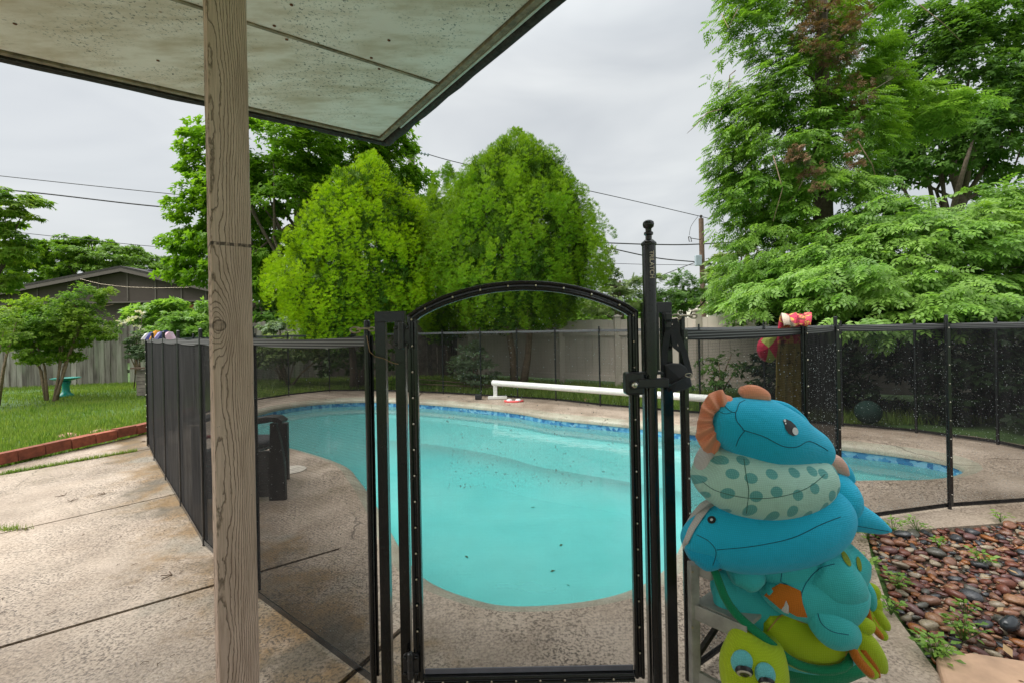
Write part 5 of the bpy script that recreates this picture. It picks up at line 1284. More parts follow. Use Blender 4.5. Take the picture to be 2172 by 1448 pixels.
# pale houses glimpsed through the trees
def pale_house(label, xa_, xb_, yt_, ye_, Y, side_):
    r_ = thing('pale_house', label, 'house', at((xa_ + xb_) / 2, 700, Y)); a = at(xa_, ye_, Y); b = at(xb_, ye_, Y); t_ = at(xa_ if side_ < 0 else xb_, yt_, Y)
    g = G(); P = [(a.x, -.2), (b.x, -.2), (b.x, b.z if side_ < 0 else t_.z), (a.x, t_.z if side_ < 0 else a.z)]
    g.add([(x, Y, z) for x, z in P] + [(x, Y + 5, z) for x, z in P], [(0, 1, 2, 3), (7, 6, 5, 4), (0, 1, 5, 4), (1, 2, 6, 5), (2, 3, 7, 6), (3, 0, 4, 7)]); g.build('wall', simple('cream_wall', (.62, .58, .50), .8), r_)
    p0, p1 = (P[3], P[2]); g = G(); g.bar((p0[0] - .3, Y - .25, p0[1] + .05), (p1[0] + .3, Y - .25, p1[1] + .05), .5, .16, (0, 0, 1)); g.build('eave', simple('cream_eave', (.60, .50, .36), .7), r_)
    g = G(); xm = (a.x + b.x) / 2; g.box((xm, Y - .02, .9), (.8, .06, .9)); w_ = g.build('window', MT['whitetrim'], r_); g = G(); g.box((xm, Y - .055, .9), (.65, .02, .75)); g.build('pane', MT['glass'], w_)
pale_house('cream gable end with a sloping eave peeking out left of the bright conifer', 570, 640, 660, 600, 21, 1)
pale_house('white house wall glimpsed between the vine-covered tree and the vinyl fence', 1505, 1640, 645, 665, 26, -1)
# poles and wires
up = thing('utility_pole', 'grey timber utility pole with insulators behind the left bright conifer', 'utility pole', (at(873, 700, 21).x, 21, 0))
t0 = at(872, 311, 21); g = G(); g.tube([(t0.x + .12, 21, -.1), (t0.x + .05, 21, 4), t0], [.19, .17, .15], 12); g.build('pole', MT['poleold'], up, smooth=True)
g = G(); i0 = at(880, 322, 20.9); i1 = at(908, 329, 20.9)
for k in range(5): c = i0 + (i1 - i0) * (k / 4); g.lathe(c, [(.03, -.05), (.08, -.02), (.08, .01), (.03, .04)], 10, (i1 - i0))
g.tube([i0 - (i1 - i0) * .3, i1], .025, 6); g.build('insulator', MT['greybox'], up)
up2 = thing('utility_pole', 'brown timber utility pole carrying a grey box, left of the vine-covered tree', 'utility pole', (at(1489, 700, 25).x, 25, 0))
t1 = at(1487, 464, 25); b1_ = at(1490, 640, 25); g = G(); g.tube([(b1_.x + .05, 25, 0), t1], [.16, .13], 12); g.build('pole', MT['polebrown'], up2, smooth=True)
g = G(); g.lathe(t1, [(.04, 0), (.04, .06), (.09, .08), (.05, .12), (.09, .15), (.03, .2)], 10); g.build('insulator', MT['fascia'], up2)
g = G(); c = at(1481, 553, 24.75); g.box(c, (.34, .22, .58)); g.build('meter_box', MT['greybox'], up2, bevel=.03)
g = G(); c = at(1463, 508, 24.7); g.tube([c + Vector((-.07, 0, .14)), c + Vector((.05, 0, .12)), c + Vector((.1, 0, -.14)), c + Vector((-.03, 0, -.12)), c + Vector((-.07, 0, .14))], .022, 6); g.tube([c + Vector((.08, 0, .06)), at(1486, 509, 24.8)], .02, 6); g.tube([at(1497, 550, 24.8), at(1504, 548, 24.8), at(1503, 556, 24.8), at(1494, 557, 24.8)], .02, 6); g.build('cutout_fuse', MT['fascia'], up2)
def wire(label, pts, r, grp='overhead wires'):
    P = [at(a, b, Y) for a, b, Y in pts]; o_ = []
    for i in range(len(P) - 1):
        for k in range(8):
            f = k / 8; a_, b_, c_, d_ = P[max(i - 1, 0)], P[i], P[i + 1], P[min(i + 2, len(P) - 1)]
            o_.append(.5 * ((2 * b_) + (c_ - a_) * f + (2 * a_ - 5 * b_ + 4 * c_ - d_) * f * f + (-a_ + 3 * b_ - 3 * c_ + d_) * f ** 3))
    o_.append(P[-1]); g = G(); g.tube(o_, r, 6); o2 = g.build('overhead_wire', MT['wire'], smooth='all'); tag(o2, label, 'wire', grp)
wire('thin upper wire crossing the sky left of the porch post', [(-60, 367, 24), (200, 395, 24), (450, 420, 24), (700, 440, 23)], .020)
wire('thick sagging cable left of the porch post, just under the thin upper wire', [(-60, 396, 24), (100, 412, 24), (300, 435, 24), (450, 447, 24), (650, 455, 24), (905, 470, 24)], .036)
wire('lowest thin wire on the left, above the round green treetops', [(-60, 483, 25), (80, 498, 25), (280, 519, 25), (450, 533, 25)], .018)
wire('wire from the grey utility pole down to the top of the brown one', [(905, 327, 21), (1000, 352, 21.8), (1280, 412, 23.2), (1484, 459, 25), (1560, 478, 26)], .018)
wire('twisted cable running level behind the latch pole knob', [(1200, 510, 25), (1275, 515, 25), (1390, 519, 25), (1488, 518, 25), (1700, 505, 25)], .034)
wire('twisted cable sloping down to the grey box on the brown pole', [(1200, 512, 25), (1275, 523, 25), (1390, 547, 25), (1478, 556, 25)], .032)
wire('thin wire just above the low trees, reaching the grey box', [(1200, 555, 25), (1360, 561, 25), (1480, 563, 25), (1600, 570, 25)], .014)
wire('wire rising from the low trees to the grey box on the brown pole', [(1340, 618, 25), (1392, 590, 25), (1440, 570, 25), (1478, 556, 25)], .022)
wire('slack loop of wire hanging from the wire above the brown pole to its fuse', [(1480, 460, 25), (1466, 480, 24.8), (1462, 500, 24.7)], .012)
wire('slack drooping wires right of the grey box on the brown pole', [(1500, 555, 25), (1515, 562, 25), (1535, 570, 25), (1560, 572, 25)], .022)
g = G(); g.tube([at(800, 372, 20.5), at(868, 325, 20.9)], .02, 6); tag(g.build('guy_wire', simple('galvanised_guy', (.4, .38, .3), .6)), 'pale slanting guy wire left of the grey utility pole', 'wire')

# ================================================================ GRASS
def blades(name, label, pts, h0, h1, w, mat, kind='stuff', lean=.35):
    P = np.array(pts); m = len(P); a = rng.uniform(0, 6.283, m); h = rng.uniform(h0, h1, m); l = rng.uniform(0, lean, m) * h; a2 = a + 1.57 + rng.normal(0, .5, m); ww = w * rng.uniform(.6, 1.2, m)
    dx = np.stack([np.cos(a), np.sin(a), 0 * a], 1) * ww[:, None]; tip = np.stack([np.cos(a2) * l, np.sin(a2) * l, h], 1)
    V = np.stack([P - dx, P + dx, P + tip], 1).reshape(-1, 3); F = np.arange(3 * m).reshape(-1, 3)
    o = npmesh(name, V, F, mat, None, rng.random(m), kind); tag(o, label, 'grass'); return o
pts = []
def in_deck(x, y): return inside(x, y, DECK)
for _ in range(190000):
    y = 1.5 + 11 * random.random() ** .85; x = -(4.7 + random.random() ** 1.3 * (y * 1.8 - 2.2))
    if x < -y * 1.9 - 1 or in_deck(x, y) or x > -4.8 and y < 9 or y > 12.35 + (x + 10.5) * (.24 if x < -10.5 else .02): continue
    dens = .55 + .45 * math.sin(x * 1.7 + math.sin(y * 2.1)) * math.sin(y * 1.3)
    if random.random() < dens or y > 11.2: pts.append((x, y, -.03))
blades('lawn_grass', 'short green lawn grass left of the patio', pts, .03, .085, .008, MT['grass'])
pts = []
for _ in range(90000):
    x = random.uniform(-6, 6.5); y = random.uniform(5.5, 12.3)
    if in_deck(x, y) or y > 12.2 or (y > 11.0 - (x + .1) * .75 + .3 and x > -1): continue
    pts.append((x, y, -.03))
blades('shade_grass', 'taller shaded grass beyond the far mesh fence', pts, .05, .14, .011, MT['grass'], lean=.6)
pts = []
for _ in range(1500):    # tuft of grass growing along the first patio joint
    u = random.random(); a = gnd(0, 1006); b = gnd(290, 956); p = a + (b - a) * u
    pts.append((p.x + random.gauss(0, .012), p.y + random.gauss(0, .022 * (1.2 - u)), 0))
for _ in range(500): p = gnd(62, 972); pts.append((p.x + random.gauss(0, .06), p.y + random.gauss(0, .05), 0))
for _ in range(120): p = gnd(20, 1122); pts.append((p.x + random.gauss(0, .06), p.y + random.gauss(0, .012), 0))
blades('joint_grass', 'creeping grass growing out of the patio joint by the brick edging', pts, .012, .045, .003, MT['grass'], lean=1.2)
# fallen twigs and leaves on the patio
g = G()
for _ in range(22):
    p = gnd(random.uniform(10, 430), random.uniform(975, 1420), .003)
    if p.x > -1.1 * 1 or (p.x * .69 + p.y * .724) > .68: continue
    a = random.random() * 6; l = random.uniform(.008, .022)
    g.tube([p, p + Vector((math.cos(a) * l, math.sin(a) * l, .003)), p + Vector((math.cos(a + .4) * l * 1.7, math.sin(a + .4) * l * 1.7, .001))], .0012, 4)
for px, py in ((136, 1050), (223, 1046), (365, 1218), (60, 1120), (150, 1062), (308, 935)):
    p = gnd(px, py, .004); a = random.random() * 6
    for k in range(3): l = random.uniform(.03, .06); g.tube([p, p + Vector((math.cos(a + k) * l, math.sin(a + k) * l, .006))], .0022, 4)
tag(g.build('fallen_twigs', simple('twig_brown', (.09, .055, .03), .9)), 'small fallen twigs scattered on the concrete patio', 'twigs', kind='stuff')
# rocks by the edging
for i, (px, py, r_, lab) in enumerate([(150, 922, .17, 'large pink sandstone rock half sunk in the lawn by the edging'), (212, 913, .14, 'flat pale rock in the lawn right of the large pink one'), (57, 933, .08, 'small tan rock in the lawn, leftmost by the edging'), (103, 935, .06, 'tiny pale stone between the small tan rock and the large pink one'), (1247, 845, .15, 'pink rock in the grass beyond the mesh fence, right of the roller stand'), (927, 826, .13, 'orange rock in the grass beyond the mesh fence, seen beside the gate frame')]):
    p = gnd(px, py); o = inst('rock', protos[(i * 3) % 8].copy(), None, (p.x, p.y, -.03), (0, 0, i), (r_, r_ * .8, r_ * .7)); o.data.materials.clear(); o.data.materials.append(MT['rock']); tag(o, lab, 'rock', 'rocks set in the grass')
# bird bath
bb = gnd(140, 838); bth = thing('bird_bath', 'teal glazed bird bath on a pedestal under the small tree', 'bird bath', (bb.x, bb.y, 0)); zt_ = at(140, 801, bb.y).z
g = G(); g.lathe((bb.x, bb.y, zt_ - .07), [(.04, 0), (.12, .02), (.23, .055), (.25, .075), (.235, .078), (.15, .045), (.02, .03)], 32); g.build('bowl', MT['teal'], bth, smooth='all')
g = G(); g.lathe((bb.x, bb.y, -.02), [(.13, 0), (.125, .04), (.085, .07), (.065, .12), (.06, .22), (.08, zt_ - .10), (.09, zt_ - .05)], 24); g.build('pedestal', MT['teal'], bth, smooth='all')
# planter box beside the fence corner
pb = thing('planter_box', 'weathered timber raised planter at the fence corner beside the lawn', 'planter', (at(303, 800, 9).x, 9, 0))
x0 = at(291, 800, 9.3).x
for k in range(7):
    g = G(); g.box((x0 + .45, 9.3, .06 + k * .075), (.9, .045, .070)); g.build('board', MT['planter'], pb, bevel=.004)
    g = G(); g.box((x0, 9.3 + .4, .06 + k * .075), (.045, .75, .070)); g.build('board', MT['planter'], pb, bevel=.004)
g = G(); g.box((x0 + .42, 9.66, .45), (.82, .66, .08)); g.build('soil', MT['dirt'], pb)
g = G(); g.box((x0 + .3, 9.28, .59), (.75, .12, .03)); g.build('ledge', MT['polebrown'], pb)

# ================================================================ LEAVES
def orth(D, Nn):
    D = D / np.linalg.norm(D, axis=1, keepdims=True); X = np.cross(D, Nn); ln = np.linalg.norm(X, axis=1, keepdims=True); X = np.where(ln < 1e-4, np.array([[1., 0, 0]]), X / np.maximum(ln, 1e-6)); return D, X, np.cross(X, D)
def put(name, P, D, Nn, Sz, T, mat, parent, jit=.15, kind=None):
    tv, tf, tr = T; D, X, Z = orth(D, Nn); m = len(P); k = len(tv)
    V = P[:, None, :] + Sz[:, None, None] * (tv[None, :, 0, None] * X[:, None, :] + tv[None, :, 1, None] * D[:, None, :] + tv[None, :, 2, None] * Z[:, None, :])
    F = (tf[None] + (np.arange(m) * k)[:, None, None]).reshape(-1, 3)
    base = rng.random(m)[:, None] * (1 - jit) + tr[None, :] * jit
    return npmesh(name, V.reshape(-1, 3), F, mat, parent, base.ravel(), kind)
def T_make(leaves):
    """leaves: (base x,y,z, angle, length, width, droop) -> each a folded 2-triangle leaf"""
    V = []; F = []; Rn = []; r_ = np.random.default_rng(5)
    for (x, y, z, a, l, w_, dr) in leaves:
        d = np.array((math.sin(a), math.cos(a), 0)); s_ = np.array((math.cos(a), -math.sin(a), 0)); b = np.array((x, y, z)); k = len(V)
        V += [b, b + d * l * .45 + s_ * w_ / 2 + np.array((0, 0, -dr * l * .3 + w_ * .12)), b + d * l + np.array((0, 0, -dr * l)), b + d * l * .45 - s_ * w_ / 2 + np.array((0, 0, -dr * l * .3 + w_ * .12))]
        F += [(k, k + 1, k + 2), (k, k + 2, k + 3)]; q_ = r_.random(); Rn += [q_, q_]
    return np.array(V), np.array(F), np.array(Rn)
T_one = T_make([(0, 0, 0, 0, 1, .55, .15)])
T_three = T_make([(0, 0, 0, 0, 1, .5, .2), (0, 0, 0, 1.1, .85, .45, .3), (0, 0, 0, -1.0, .85, .45, .3)])
T_twig = T_make([(0, .1 * i, 0, (1 if i % 2 else -1) * .95, .42, .22, .25) for i in range(1, 8)] + [(0, .8, 0, 0, .4, .2, .25)])
T_pin = T_make([(s_ * .01, .10 + .21 * i, -.03 * i * i * .5, s_ * (1.15 - .07 * i), .40 - .015 * i, .20, .3) for i in range(4) for s_ in (-1, 1)] + [(0, .82, -.16, 0, .40, .2, .4)])
def T_sprayf():
    V = []; F = []; Rn = []; r_ = np.random.default_rng(9)
    for i in range(6):
        a = (i - 2.5) * .36 + r_.normal(0, .08); l = 1 - .08 * abs(i - 2.5) + r_.normal(0, .1); w_ = .052; d = np.array((math.sin(a), math.cos(a), 0)); s_ = np.array((d[1], -d[0], 0)); k = len(V); zo = np.array((0, 0, r_.normal(0, .14)))
        V += [d * .1 - s_ * w_ * .4, d * .1 + s_ * w_ * .4, d * l * .68 + s_ * w_ * 1.5 + zo * .6, d * l + zo, d * l * .68 - s_ * w_ * 1.5 + zo * .6]; F += [(k, k + 2, k + 4), (k + 2, k + 3, k + 4)]; q_ = r_.random(); Rn += [q_, q_ + .25]
    return np.array(V), np.array(F), np.array(Rn)
T_spray = T_sprayf()
def usph(m): v = rng.normal(size=(m, 3)); return v / np.linalg.norm(v, axis=1, keepdims=True)
UP = np.array([[0, 0, 1.]])
def clumps(ells, per_area, r0, r1, zmin=-.9):
    """sub-clumps over the surfaces of the given ellipsoids (cx,cy,cz,rx,ry,rz)"""
    C = []; Rr = []
    for e in ells:
        c = np.array(e[:3]); r = np.array(e[3:6]); A = 4 * math.pi * ((r[0] * r[1]) ** 1.6 / 3 + (r[0] * r[2]) ** 1.6 / 3 + (r[1] * r[2]) ** 1.6 / 3) ** (1 / 1.6)
        m = max(4, int(A * per_area)); u = usph(m * 2); u = u[u[:, 2] > zmin][:m]
        C.append(c + u * r * rng.uniform(.72, 1.04, (len(u), 1))); Rr.append(rng.uniform(r0, r1, len(u)))
    return np.concatenate(C), np.concatenate(Rr)
def leaf_crown(name, C, Rr, per, size, T, mat, parent, ctr, flat=.7, droop=.2, up=.7, jit=.25, smin=.7):
    m = len(C); u = usph(m * per); u[:, 2] = np.where(u[:, 2] < -.3, -u[:, 2] * .5, u[:, 2])
    c = np.repeat(C, per, 0); r = np.repeat(Rr, per)[:, None]; rad = rng.uniform(.45, 1.05, (m * per, 1)) ** .6
    P = c + u * r * rad * np.array([[1, 1, flat]]); face = np.array([[.0, 0, 0]]); out = c - ctr; out[:, 2] *= .35; out /= np.maximum(np.linalg.norm(out, axis=1, keepdims=True), 1e-5)
    D = u * .7 + out * .6 + rng.normal(0, .35, P.shape); D[:, 2] = D[:, 2] * .5 - droop
    Nn = UP * up + u * .5 + out * 1.1 + rng.normal(0, .3, P.shape)
    return put(name, P, D, Nn, size * rng.uniform(smin, 1.25, m * per), T, mat, parent, jit)
def limbs(root, base, top, ends, r0, mat, name='trunk', wig=.15, rl=None):
    g = G(); b = Vector(base); t_ = Vector(top); n_ = 7
    pts_ = [b + (t_ - b) * k / n_ + Vector((random.gauss(0, wig), random.gauss(0, wig), 0)) * (.5 if 0 < k < n_ else 0) for k in range(n_ + 1)]
    g.tube(pts_, [r0 * (1.25 if k == 0 else 1 - .6 * k / n_) for k in range(n_ + 1)], 9)
    for e in ends:
        e = Vector(e); k = random.randint(2, n_ - 1); s_ = pts_[k]; mid = s_ + (e - s_) * .5 + Vector((random.gauss(0, wig), random.gauss(0, wig), abs(random.gauss(0, wig))))
        rr_ = (rl or r0 * .38) * random.uniform(.6, 1.1); g.tube([s_, s_ + (mid - s_) * .5 + Vector((0, 0, wig * .3)), mid, mid + (e - mid) * .6, e], [rr_, rr_ * .8, rr_ * .6, rr_ * .4, rr_ * .18], 6)
    return g.build(name, mat, root, smooth='all')
G_con = leafmat('bright_conifer_spray', [(0, (.06, .14, .003)), (.35, (.15, .30, .004)), (.75, (.27, .45, .006)), (1, (.38, .55, .02))], .35)
G_con2 = leafmat('conifer_spray', [(0, (.035, .095, .004)), (.35, (.09, .21, .007)), (.75, (.165, .32, .012)), (1, (.27, .42, .03))], .35)
G_inner = leafmat('shaded_inner_spray', [(0, (.035, .085, .006)), (1, (.08, .17, .01))], .15)  # darker green that paints the shade inside the conifer crowns
G_big = leafmat('maple_leaf', [(0, (.05, .13, .010)), (.5, (.11, .25, .018)), (1, (.22, .40, .03))], .45)
G_far = leafmat('far_tree_leaf', [(0, (.04, .10, .015)), (.5, (.10, .22, .022)), (1, (.20, .35, .04))], .35)
G_dk = leafmat('dark_elm_leaf', [(0, (.025, .07, .015)), (.5, (.06, .15, .026)), (1, (.13, .25, .045))], .4)
G_vine = leafmat('vine_leaf', [(0, (.05, .13, .015)), (.5, (.12, .27, .025)), (1, (.24, .42, .06))], .45, .38, .3)
G_bush = leafmat('wisteria_leaf', [(0, (.07, .17, .025)), (.5, (.16, .33, .045)), (1, (.29, .47, .12))], .45, .36, .35)
G_shr = leafmat('crape_myrtle_leaf', [(0, (.05, .13, .015)), (.5, (.11, .25, .025)), (.85, (.20, .36, .04)), (1, (.30, .40, .06))], .45)
G_sil = leafmat('silvery_leaf', [(0, (.08, .15, .08)), (1, (.24, .33, .2))], .3)
G_ol = leafmat('dull_shrub_leaf', [(0, (.06, .11, .04)), (.6, (.13, .22, .07)), (1, (.26, .33, .12))], .3)
G_dead = leafmat('dead_brown_conifer', [(0, (.08, .042, .025)), (.6, (.18, .10, .06)), (1, (.28, .18, .10))], .2)
G_wit = leafmat('withered_green_conifer', [(0, (.05, .07, .03)), (1, (.13, .16, .07))], .2)

# --- round conifers: tufts of upright sprays on a teardrop
def conifer(label, x, y, z0, z1, Rx, mat, tufts, per, size, wide=.3, lean=0, power=.62, trunk=None, mode=0):
    r_ = thing('round_conifer', label, 'conifer', (x, y, 0), 'round bright conifers')
    H_ = z1 - z0
    def prof(h): return Rx * np.where(h < wide, .62 + .38 * np.sin(np.clip(h / wide, 0, 1) * 1.5708), np.cos(np.clip((h - wide) / (1 - wide), 0, 1) * 1.5708) ** power)
    h = rng.random(tufts * 3); th = rng.uniform(0, 6.283, tufts * 3); keep = (rng.random(tufts * 3) < prof(h) / Rx * (.6 + .4 * (np.sin(th) < .35)) + .04 + .12 * (h > .8)); h = h[keep][:tufts]; th = th[keep][:tufts]; m = len(h)
    lump = 1 + .08 * np.sin(th * 3 + h * 11) + .07 * np.sin(th * 7 - h * 17 + x) + .045 * rng.normal(size=m); rr_ = prof(h) * lump * rng.uniform(.77, 1.06, m) * np.where(rng.random(m) < .22, rng.uniform(.62, .85, m), 1.0)
    C = np.stack([x + lean * h + rr_ * np.cos(th), y + rr_ * np.sin(th), z0 + H_ * h], 1); out = np.stack([np.cos(th), np.sin(th), np.zeros(m)], 1)
    cr_ = rng.uniform(.10, .185, m); n_ = m * per; c = np.repeat(C, per, 0); o2 = np.repeat(out, per, 0); r2 = np.repeat(cr_, per)[:, None]; u = usph(n_)
    u = u + o2 * .35; u /= np.linalg.norm(u, axis=1, keepdims=True)
    P = c + u * r2 * np.array([[.62, .62, 1.25]]) + o2 * (u[:, 2:3] * -.25 * r2)
    D = UP * 1.0 + o2 * .25 + u * .55 + rng.normal(0, .16, P.shape); Nn = o2 * .3 + u * 1.3 + rng.normal(0, .3, P.shape)
    # the random number leans on the tuft, so whole tufts are lighter or darker green
    tv, tf, tr = T_spray; D, X, Z = orth(D, Nn); Sz = size * rng.uniform(.7, 1.25, n_); k = len(tv)
    V = P[:, None, :] + Sz[:, None, None] * (tv[None, :, 0, None] * X[:, None, :] + tv[None, :, 1, None] * D[:, None, :] + tv[None, :, 2, None] * Z[:, None, :])
    F = (tf[None] + (np.arange(n_) * k)[:, None, None]).reshape(-1, 3); tr_ = np.repeat(rng.random(m), per)
    rn = np.clip(.5 * tr_[:, None] + .25 * rng.random(n_)[:, None] + .25 * tr[None, :], 0, 1)
    npmesh('crown', V.reshape(-1, 3), F, mat, r_, rn.ravel())
    # inner sprays, the shade inside the crown put into their darker green
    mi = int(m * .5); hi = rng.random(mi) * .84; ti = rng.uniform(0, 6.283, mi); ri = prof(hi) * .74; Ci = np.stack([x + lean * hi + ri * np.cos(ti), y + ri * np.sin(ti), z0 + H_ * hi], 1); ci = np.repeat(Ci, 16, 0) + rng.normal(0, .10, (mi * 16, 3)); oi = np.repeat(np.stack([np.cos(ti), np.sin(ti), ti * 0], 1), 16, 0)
    put('inner_crown', ci, UP + oi * .5 + rng.normal(0, .5, ci.shape), oi + rng.normal(0, .3, ci.shape), np.full(len(ci), .15), T_spray, G_inner, r_, .3)
    g = G()
    for k in range(trunk or 3):
        a = k * 2.1 + .4; b = Vector((x + .14 * math.cos(a), y + .1 * math.sin(a), -.03)); t_ = Vector((x + lean * .7 + .5 * math.cos(a), y + .4 * math.sin(a), z0 + H_ * .72))
        g.tube([b + (t_ - b) * f + Vector((.07 * math.sin(f * 7 + k), .05 * math.cos(f * 9), 0)) for f in (0, .15, .3, .5, .75, 1)], [.095, .075, .07, .05, .035, .015], 8)
        for j in range(9):
            f = random.uniform(.25, .95); s_ = b + (t_ - b) * f; aa = random.uniform(0, 6.28); l = Rx * random.uniform(.5, .85) * (1 - f * .5); g.tube([s_, s_ + Vector((math.cos(aa) * l * .5, math.sin(aa) * l * .5, .12)), s_ + Vector((math.cos(aa) * l, math.sin(aa) * l, .38))], [.022, .014, .006], 5)
    g.build('trunk', MT['barkpale'] if trunk == 2 else MT['bark'], r_, smooth='all')
    return r_
def wpx(px, Y, py=600): return at(px, py, Y).x
YC = 10.0
conifer('bright yellow-green round conifer, the left one of the pair behind the pool', wpx(747, YC), YC, at(745, 712, YC).z, at(795, 338, YC).z, 1.66, G_con, 1300, 36, .055, .30, lean=.5, power=.82)
conifer('tall round conifer with bare forked trunks, the right one of the pair behind the pool', wpx(1093, YC), YC, at(1090, 690, YC).z, at(1100, 290, YC).z, 1.86, G_con2, 1700, 36, .055, .36, lean=.08, power=.80, trunk=2)
conifer('narrower conifer standing back between the two large round ones', wpx(952, 12.2), 12.2, 1.0, at(950, 358, 12.2).z, 1.0, G_con2, 380, 30, .072, .4, power=.75)
# --- broadleaf trees
def tree(name, label, cat, ells, trunkbase, top, mat, per_area, r0, r1, per, size, T, bark='bark', r=.18, group=None, droop=.2, nl=14, flat=.7, wig=.2, zmin=-.9, jit=.25):
    rt = thing(name, label, cat, trunkbase, group); C, Rr = clumps(ells, per_area, r0, r1, zmin); ctr = np.array([sum(e[i] for e in ells) / len(ells) for i in range(3)])
    leaf_crown('crown', C, Rr, per, size, T, mat, rt, ctr, flat, droop, jit=jit)
    idx = rng.integers(0, len(C), nl); limbs(rt, trunkbase, top, [C[i] for i in idx], r, MT[bark], wig=wig); return rt
def E(px, py, Y, rx, rz, ry=None):
    """an ellipsoid centred at a photo pixel, radii given in photo pixels at that distance"""
    p = at(px, py, Y); s = Y / FPX; return (p.x, p.y, p.z, rx * s, (ry or rx) * s, rz * s)
Yb = 17.0; bx = wpx(640, Yb)
tree('maple_tree', 'big dark green broadleaf tree behind the porch post and the left conifer', 'tree',
     [E(600, 330, Yb, 130, 85), E(720, 300, Yb, 110, 75), E(500, 420, Yb, 90, 80), E(620, 450, Yb, 120, 110), E(420, 460, Yb, 48, 38), E(428, 305, Yb, 34, 50), E(395, 520, Yb, 42, 30), E(480, 560, Yb, 95, 55), E(400, 575, Yb, 40, 26), E(810, 300, Yb, 70, 50), E(855, 290, Yb, 30, 40), E(560, 590, Yb, 90, 70), E(440, 370, Yb, 42, 30), E(840, 370, Yb, 45, 40), E(880, 390, Yb, 36, 26)],
     (bx, Yb, 0), (bx, Yb, 6.2), G_big, 2.2, .22, .50, 48, .17, T_three, r=.24, nl=20, wig=.35, flat=.85)
tree('elm_tree', 'spreading green treetop with layered boughs behind the taupe house', 'tree',
     [E(110, 545, 30, 75, 32), E(190, 540, 30, 75, 32), E(270, 555, 30, 65, 30), E(330, 580, 30, 50, 20), E(50, 580, 30, 80, 40), E(220, 585, 30, 80, 25), E(385, 590, 30, 30, 18)], (wpx(200, 30), 30, 0), (wpx(200, 30), 30, 4), G_far, 1.5, .3, .6, 56, .19, T_three, r=.3, nl=12, wig=.4, flat=.5)
tree('elm_tree', 'leafy tree at the left edge of the view with a bough reaching into the sky', 'tree',
     [E(-25, 560, 18, 60, 70), E(-30, 470, 18, 45, 40), E(-5, 520, 18, 50, 45), E(0, 450, 18, 40, 22), E(20, 420, 18, 42, 14), E(62, 435, 18, 26, 9), E(25, 455, 18, 34, 9)], (wpx(-60, 18), 18, 0), (wpx(-50, 18), 18, 5), G_shr, 1.6, .2, .38, 40, .2, T_three, r=.2, nl=16, droop=.45)
tree('willow_oak', 'tall dense dark tree filling the top right corner behind the vine-covered tree', 'tree',
     [E(2060, 190, 13, 110, 120), E(1960, 130, 13, 75, 105), E(2120, 60, 13, 80, 60), E(1890, 200, 13, 60, 100), E(2000, 300, 13, 120, 90), E(2150, 310, 13, 90, 120), E(1900, 330, 13, 80, 80), E(2220, 150, 13, 80, 120), E(1925, 55, 13, 30, 40), E(2040, 60, 13, 32, 55)], (wpx(2000, 13), 13, 0), (wpx(2030, 13), 13, 6.5), G_dk, 2.4, .22, .48, 48, .135, T_three, r=.2, nl=16, wig=.35, flat=.9)
tree('hackberry_tree', 'soft green tree just right of the right conifer, under the wires', 'tree',
     [E(1310, 580, 19, 36, 30), E(1300, 545, 19, 18, 22), E(1350, 615, 19, 50, 40), E(1280, 640, 19, 50, 45)], (wpx(1310, 19), 19, 0), (wpx(1315, 19), 19, 3.2), G_ol, 1.9, .2, .36, 34, .2, T_twig, r=.12, nl=12)
tree('hackberry_tree', 'feathery green trees in the middle distance at the foot of the brown utility pole', 'tree',
     [E(1430, 630, 20, 50, 36), E(1480, 610, 20, 44, 30), E(1440, 600, 20, 30, 20), E(1540, 640, 20, 46, 34), E(1400, 650, 20, 60, 30)], (wpx(1450, 20), 20, 0), (wpx(1450, 20), 20, 3), G_dk, 1.8, .2, .4, 34, .2, T_twig, r=.12, nl=16)
tree('hackberry_tree', 'grey-green tree behind the left side of the vine-covered tree', 'tree',
     [E(1560, 560, 15, 50, 60), E(1580, 420, 15, 45, 45), E(1540, 600, 15, 34, 40), E(1600, 640, 15, 70, 40)], (wpx(1590, 15), 15, 0), (wpx(1590, 15), 15, 4), G_ol, 1.9, .2, .4, 34, .17, T_three, r=.14, nl=14)
tree('hackberry_tree', 'dark tree mass low behind the left conifer and the cream gable', 'tree', [E(610, 640, 19, 60, 50), E(560, 680, 16, 70, 40), E(880, 560, 19, 60, 110), E(870, 440, 19, 40, 40)], (wpx(600, 19), 19, 0), (wpx(600, 19), 19, 3), G_dk, 1.6, .25, .45, 34, .22, T_three, nl=8)
# --- vine-covered dead conifer
vt = thing('vine_covered_tree', 'tall dead brown conifer smothered in bright green compound-leaved vine', 'tree', (wpx(1730, 7.8), 7.8, 0))
YV = 7.6
ev = [E(1572, 330, YV, 58, 80), E(1562, 245, YV, 44, 50), E(1680, 190, YV, 90, 80), E(1610, 60, YV, 62, 70), E(1720, 70, YV + .4, 55, 80), E(1600, 190, YV, 72, 70), E(1800, 120, YV + .4, 70, 90), E(1650, 330, YV, 112, 95), E(1770, 300, YV, 100, 100), E(1600, 420, YV, 85, 70), E(1720, 450, YV, 130, 80), E(1640, 540, YV, 110, 70), E(1590, 620, YV, 85, 55), E(1740, 600, YV, 130, 70), E(1850, 230, YV + .3, 60, 90), E(1630, -40, YV, 90, 80), E(1850, 0, YV + .4, 60, 70), E(1565, 310, YV, 30, 50)]
C, Rr = clumps(ev, 9.0, .10, .24, -.75)
leaf_crown('crown', C, Rr, 18, .15, T_pin, G_vine, vt, np.array(at(1720, 350, YV + .3)), .6, .5, .55, .3)
